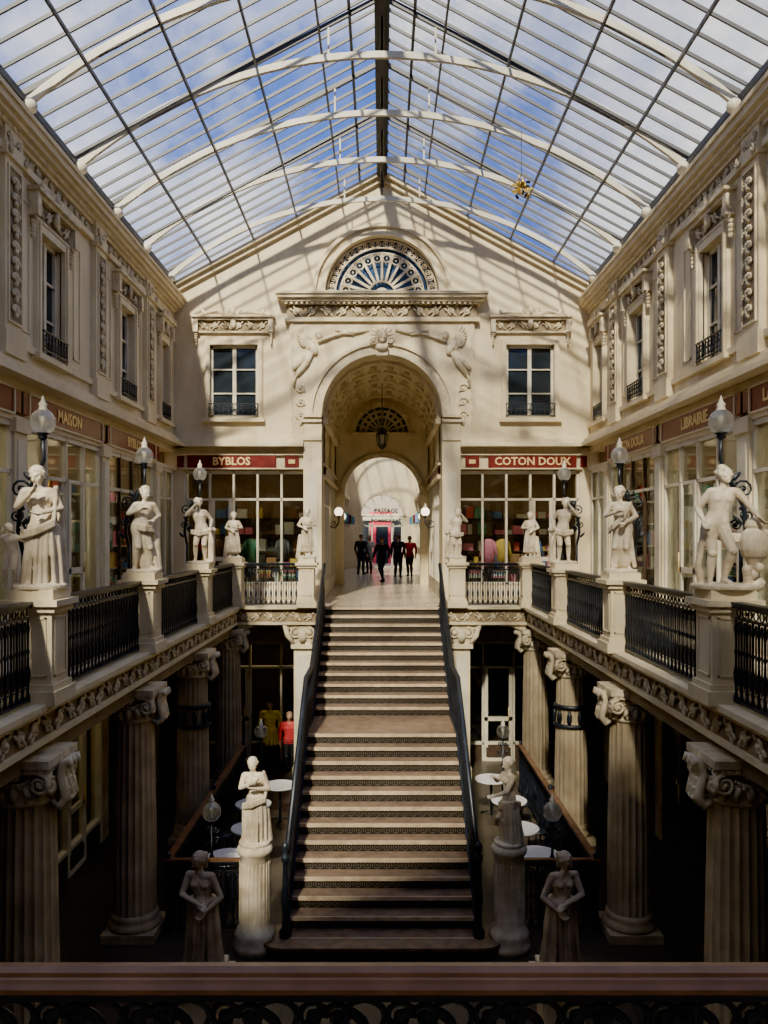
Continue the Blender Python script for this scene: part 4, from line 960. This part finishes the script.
# ---------------------------------------------------------------- far corridor
mb=MB()
for s in(-1,1):
    X=lambda a,b:XS(s,a,b)
    mb.box(*X(1.8,2.2),26.4,40,3.0,6.0,CREAM); mb.box(*X(1.9,2.2),26.4,40,0,3.0,INT)
    mb.box(*X(1.5,1.9),26.4,26.5,0,6,CREAM)
    for k in range(7):
        yy=26.5+2.2*k; mb.box(*X(1.68,1.95),yy,min(yy+.35,40),0,5.4,CREAM)
        if k<6:
            mb.box(*X(1.82,1.83),yy+.35,yy+2.2,.4,2.9,GLASS); mb.box(*X(1.78,1.9),yy+.35,yy+2.2,0,.4,DWOOD); mb.box(*X(1.78,1.9),yy+.35,yy+2.2,2.3,2.36,WHITE); mb.box(*X(1.74,1.82),yy+.35,yy+2.2,3.0,3.3,RED)
            mb.box(*X(1.78,1.88),yy+1.2,yy+1.3,.4,3,DWOOD)
            mb.box(*X(1.55,1.58),yy+.5,yy+.52,2.0,2.6,RED if k%2 else DARKP); mb.box(*X(1.3,1.7),yy+.5,yy+.52,2.15,2.5,[RED,goods[4],goods[1]][k%3])
    mb.box(*X(1.6,1.9),26.4,40,3.35,3.5,CREAM); mb.box(*X(1.6,1.9),26.4,40,5.4,5.6,CREAM)
mb.strip(sorted(set([-2.2,-1.0501,1.0501,2.2]+[round(-1.05*math.cos(pi*i/30),4) for i in range(31)])),lambda x:2.6+math.sqrt(max(0,1.05**2-x*x)) if abs(x)<1.05 else 0,lambda x:7.4,40,40.4,CREAM)
mb.arc(0,2.6,1.05,1.2,39.9,40,CARVE)
for k in range(8):
    yy=27+k*1.8; mb.arc(0,5.5,1.7,1.78,yy,yy+.08,ROOFP,n=16)
mb.arc(0,5.5,1.8,1.81,26.4,40,ROOFG,n=16)
for i in range(9): a=pi*i/8; mb.beam((1.8*math.cos(a),26.8,5.5+1.8*math.sin(a)),(1.8*math.cos(a),40,5.5+1.8*math.sin(a)),.04,.04,ROOFP)
mb.obj('far_corridor')
mb=MB()
for x in(-1.0,-.5,.5,1.0): mb.box(x-.035,x+.035,40.1,40.2,0,2.6,WHITE)
for z in(.05,2.1,2.6): mb.box(-1.05,1.05,40.1,40.2,z-.035,z+.035,WHITE)
mb.box(-1.05,1.05,40.14,40.15,2.1,2.6,GLASS)
for i in range(1,6): a=pi*i/6; mb.beam((0,40.15,2.6),(1.05*math.cos(a),40.15,2.6+1.05*math.sin(a)),.035,.035,WHITE,(0,1,0))
mb.arc(0,2.6,.4,.46,40.1,40.18,WHITE,n=16); o=mb.obj('door_entrance')
text('PASSAGE',.30,T(.2,40.05,2.85),BLACKT,o,off=.008); text('POMMERAYE',.26,T(.2,40.05,2.35),BLACKT,o,off=.006)
mb=MB(); mb.box(-6,6,47,47.3,0,12,STREET)
for x in(-3.5,-1.6,1.6,3.5):
    for z in(3.6,7): mb.box(x-.5,x+.5,46.95,47,z,z+1.9,WDARK); mb.box(x-.6,x+.6,46.9,47,z-.15,z,WHITE)
mb.box(-.7,.6,46.9,47,0,3.0,PINK); mb.box(-.35,.35,46.85,46.9,0.0,2.2,WDARK); mb.box(-1.7,-.8,46.86,46.9,.6,2.4,WDARK); mb.box(.7,1.6,46.86,46.9,.6,2.4,WDARK); mb.box(-1.2,1.0,46.8,46.9,2.5,2.85,WHITE); mb.obj('street_building')
for s in(-1,1):
    for yy in(23.1,27.0,29.0):
        xw=1.5 if yy<26 else 1.68
        mb=MB(); mb.tube([(s*xw,yy,1.9),(s*(xw-.15),yy,1.85),(s*(xw-.25),yy,2.0),(s*(xw-.25),yy,2.15)],.02,IRON,6); mb.M=T(s*(xw-.12),yy,2.0); spiral(mb,0,0,.1,IRON,s,0,1.4,.014,0); mb.M=ID.copy()
        lamp_globe(mb,s*(xw-.25),yy,2.3,1,LGLASSW); mb.obj('wall_lantern')
mb=MB(); mb.tube([(0,23.5,6.15),(0,23.5,4.75)],.012,IRON,5); mb.lathe([(.02,.35),(.16,.25),(.18,.2)],(0,23.5,4.4),IRON,6,smooth=False); mb.lathe([(.15,.2),(.12,-.1)],(0,23.5,4.4),LGLASS,6,smooth=False); mb.lathe([(.15,-.1),(.06,-.2),(.02,-.25)],(0,23.5,4.4),IRON,6,smooth=False)
for k in range(6): a=k*pi/3; mb.beam((.17*math.cos(a),23.5+.17*math.sin(a),4.6),(.14*math.cos(a),23.5+.14*math.sin(a),4.3),.02,.02,IRON)
mb.obj('hanging_lantern')
# ---------------------------------------------------------------- foreground balcony
mb=MB(); mb.box(-3.42,3.42,Y0,1.3,-.3,0,FLOOR); mb.obj('floor_balcony')
mb=MB(); RW=3.15; dz=.008
prof=[(1.128,.992),(1.122,.997),(1.123,1.003),(1.129,1.008),(1.133,1.012),(1.137,1.013),(1.140,1.018),(1.150,1.0225),(1.162,1.0215),(1.172,1.016),(1.173,1.002),(1.168,.992)]
vs=[(x,a,b+dz) for x in(-RW,RW) for a,b in prof]; k=len(prof)
mb.add(vs,[tuple(reversed(range(k))),tuple(range(k,2*k))]+[(i,k+i,k+(i+1)%k,(i+1)%k) for i in range(k)],WOOD)
mb.box(-RW,RW,1.130,1.160,.990,1.0,IRON)
mb.M=T(0,1.14,0)
x=-RW
while x<RW:
    mb.tube([(x+.03*math.cos(a*pi/6),-.0,.964+.024*math.sin(a*pi/6)) for a in range(12)],.005,IRON,5,True)
    spiral(mb,x+.05,.964,.023,IRON,1,0,1.6,.005,0,5,16); spiral(mb,x+.088,.964,.02,IRON,-1,pi,1.6,.005,0,5,16); leaf(mb,x+.04,.952,.04,.018,.7,IRON,0,.007); leaf(mb,x+.1,.977,.04,.016,-.7,IRON,0,.007)
    mb.lathe([(.01,.05),(.018,.12),(.008,.2),(.016,.35),(.009,.5),(.009,.8),(.014,.93)],(x+.05,0,0),IRON,6)
    x+=.125
mb.M=ID.copy(); mb.box(-RW,RW,1.13,1.15,.925,.937,IRON); mb.box(-RW,RW,1.125,1.155,.03,.06,IRON)
mb.obj('balcony_railing')
# ---------------------------------------------------------------- people
SK=plain('skin',(.5,.3,.2),.6); HR=plain('dark_hair',(.03,.02,.015),.6); BK=plain('black_coat',(.012,.012,.016),.7); NV=plain('dark_jeans',(.02,.025,.05),.8); RD=plain('red_jacket',(.55,.03,.04),.7); SHO=plain('shoes',(.02,.015,.01),.5); YL=plain('yellow_coat',(.9,.68,.08),.6); GR=plain('grey_coat',(.06,.06,.07),.8)
def person(name,x,y,rz,top,legs,z=0,S=1.72,walk=0,long=False,hair='short'):
    f=Fig(); w=walk
    kw=dict(kneeR=(-.05,-.03-w*.9,.28),ankR=(-.055,.0-w*.8,.045),kneeL=(.05,-.02+w*.2,.28),ankL=(.055,.02+w*1.5,.05))
    body(f,S,(0,0,0),armR=((-.15,.02+w*.5,.65),(-.15,-.03+w*.3,.51)),armL=((.15,.02-w*.5,.65),(.15,-.05-w*.7,.51)),child=False,hair=hair,pitch=5,mt=1,ms=0,ml=2,mh=3,msh=4,sway=0,**kw)
    if long: skirt(f,S,.55,.34,.09,.12,14,t=.02,m=1)
    me=finish(f,name+'_mesh',[SK,top,legs,HR,SHO],.010,2)
    o=bpy.data.objects.new(name,me); scene.collection.objects.link(o); o.location=(x,y,z); o.rotation_euler=(0,0,math.radians(rz))
    zmin=min(v.co.z for v in me.vertices); o.location.z=z-zmin
    return o
person('person_standing',-.88,33.5,160,BK,NV,S=1.72,walk=.02)
person('person_standing',-.55,34.2,200,GR,BK,S=1.68,walk=.01,long=True,hair='long')
person('person_walking',0.0,28.3,205,BK,NV,S=1.66,walk=.11)
person('person_walking',.62,31,175,BK,BK,S=1.72,walk=.05)
person('person_in_red',1.1,31.8,190,RD,NV,S=1.66,walk=.05)
person('mannequin_in_yellow',-2.75,19.6,0,YL,BK,z=-4,S=1.66,long=True,hair='bun')
person('mannequin_in_red',-2.2,19.0,10,RD,BK,z=-4,S=1.5,hair='short')
# ---------------------------------------------------------------- world, sun, camera
w=bpy.data.worlds.new('sky'); scene.world=w; w.use_nodes=True; nt=w.node_tree; nt.nodes.clear()
out=nt.nodes.new('ShaderNodeOutputWorld'); bg=nt.nodes.new('ShaderNodeBackground'); tc=nt.nodes.new('ShaderNodeTexCoord')
mp=nt.nodes.new('ShaderNodeMapping'); mp.inputs['Scale'].default_value=(1.3,1.0,1.6); mp.inputs['Location'].default_value=(.35,.2,.1)
n=nt.nodes.new('ShaderNodeTexNoise'); n.inputs['Scale'].default_value=2.4; n.inputs['Detail'].default_value=7; n.inputs['Roughness'].default_value=.55
r=nt.nodes.new('ShaderNodeValToRGB'); r.color_ramp.elements[0].position=.46; r.color_ramp.elements[1].position=.61
r.color_ramp.elements[0].color=(.035,.14,.56,1); r.color_ramp.elements[1].color=(1.0,.98,.96,1)
nt.links.new(tc.outputs['Generated'],mp.inputs['Vector']); nt.links.new(mp.outputs[0],n.inputs['Vector']); nt.links.new(n.outputs['Fac'],r.inputs['Fac']); nt.links.new(r.outputs[0],bg.inputs['Color']); nt.links.new(bg.outputs[0],out.inputs[0])
bg.inputs['Strength'].default_value=1.3
sd=bpy.data.lights.new('sun','SUN'); sd.energy=8.5; sd.angle=.05; sd.color=(1,.88,.66)
so=bpy.data.objects.new('sun',sd); scene.collection.objects.link(so); so.location=(0,0,20)
so.rotation_euler=Vector((.20,1,-.84)).to_track_quat('-Z','Y').to_euler()
cd=bpy.data.cameras.new('camera'); cd.lens=28.125; cd.sensor_width=36; cd.sensor_fit='AUTO'; cd.shift_y=23/1024; cd.shift_x=2/1024; cd.clip_end=300; cd.clip_start=.05
co=bpy.data.objects.new('camera',cd); scene.collection.objects.link(co); co.location=(0,0,1.65); co.rotation_euler=(pi/2,0,0); scene.camera=co
scene.view_settings.view_transform='AgX'
try: scene.view_settings.look='AgX - Punchy'
except Exception as e: print(e)
scene.view_settings.exposure=1.05
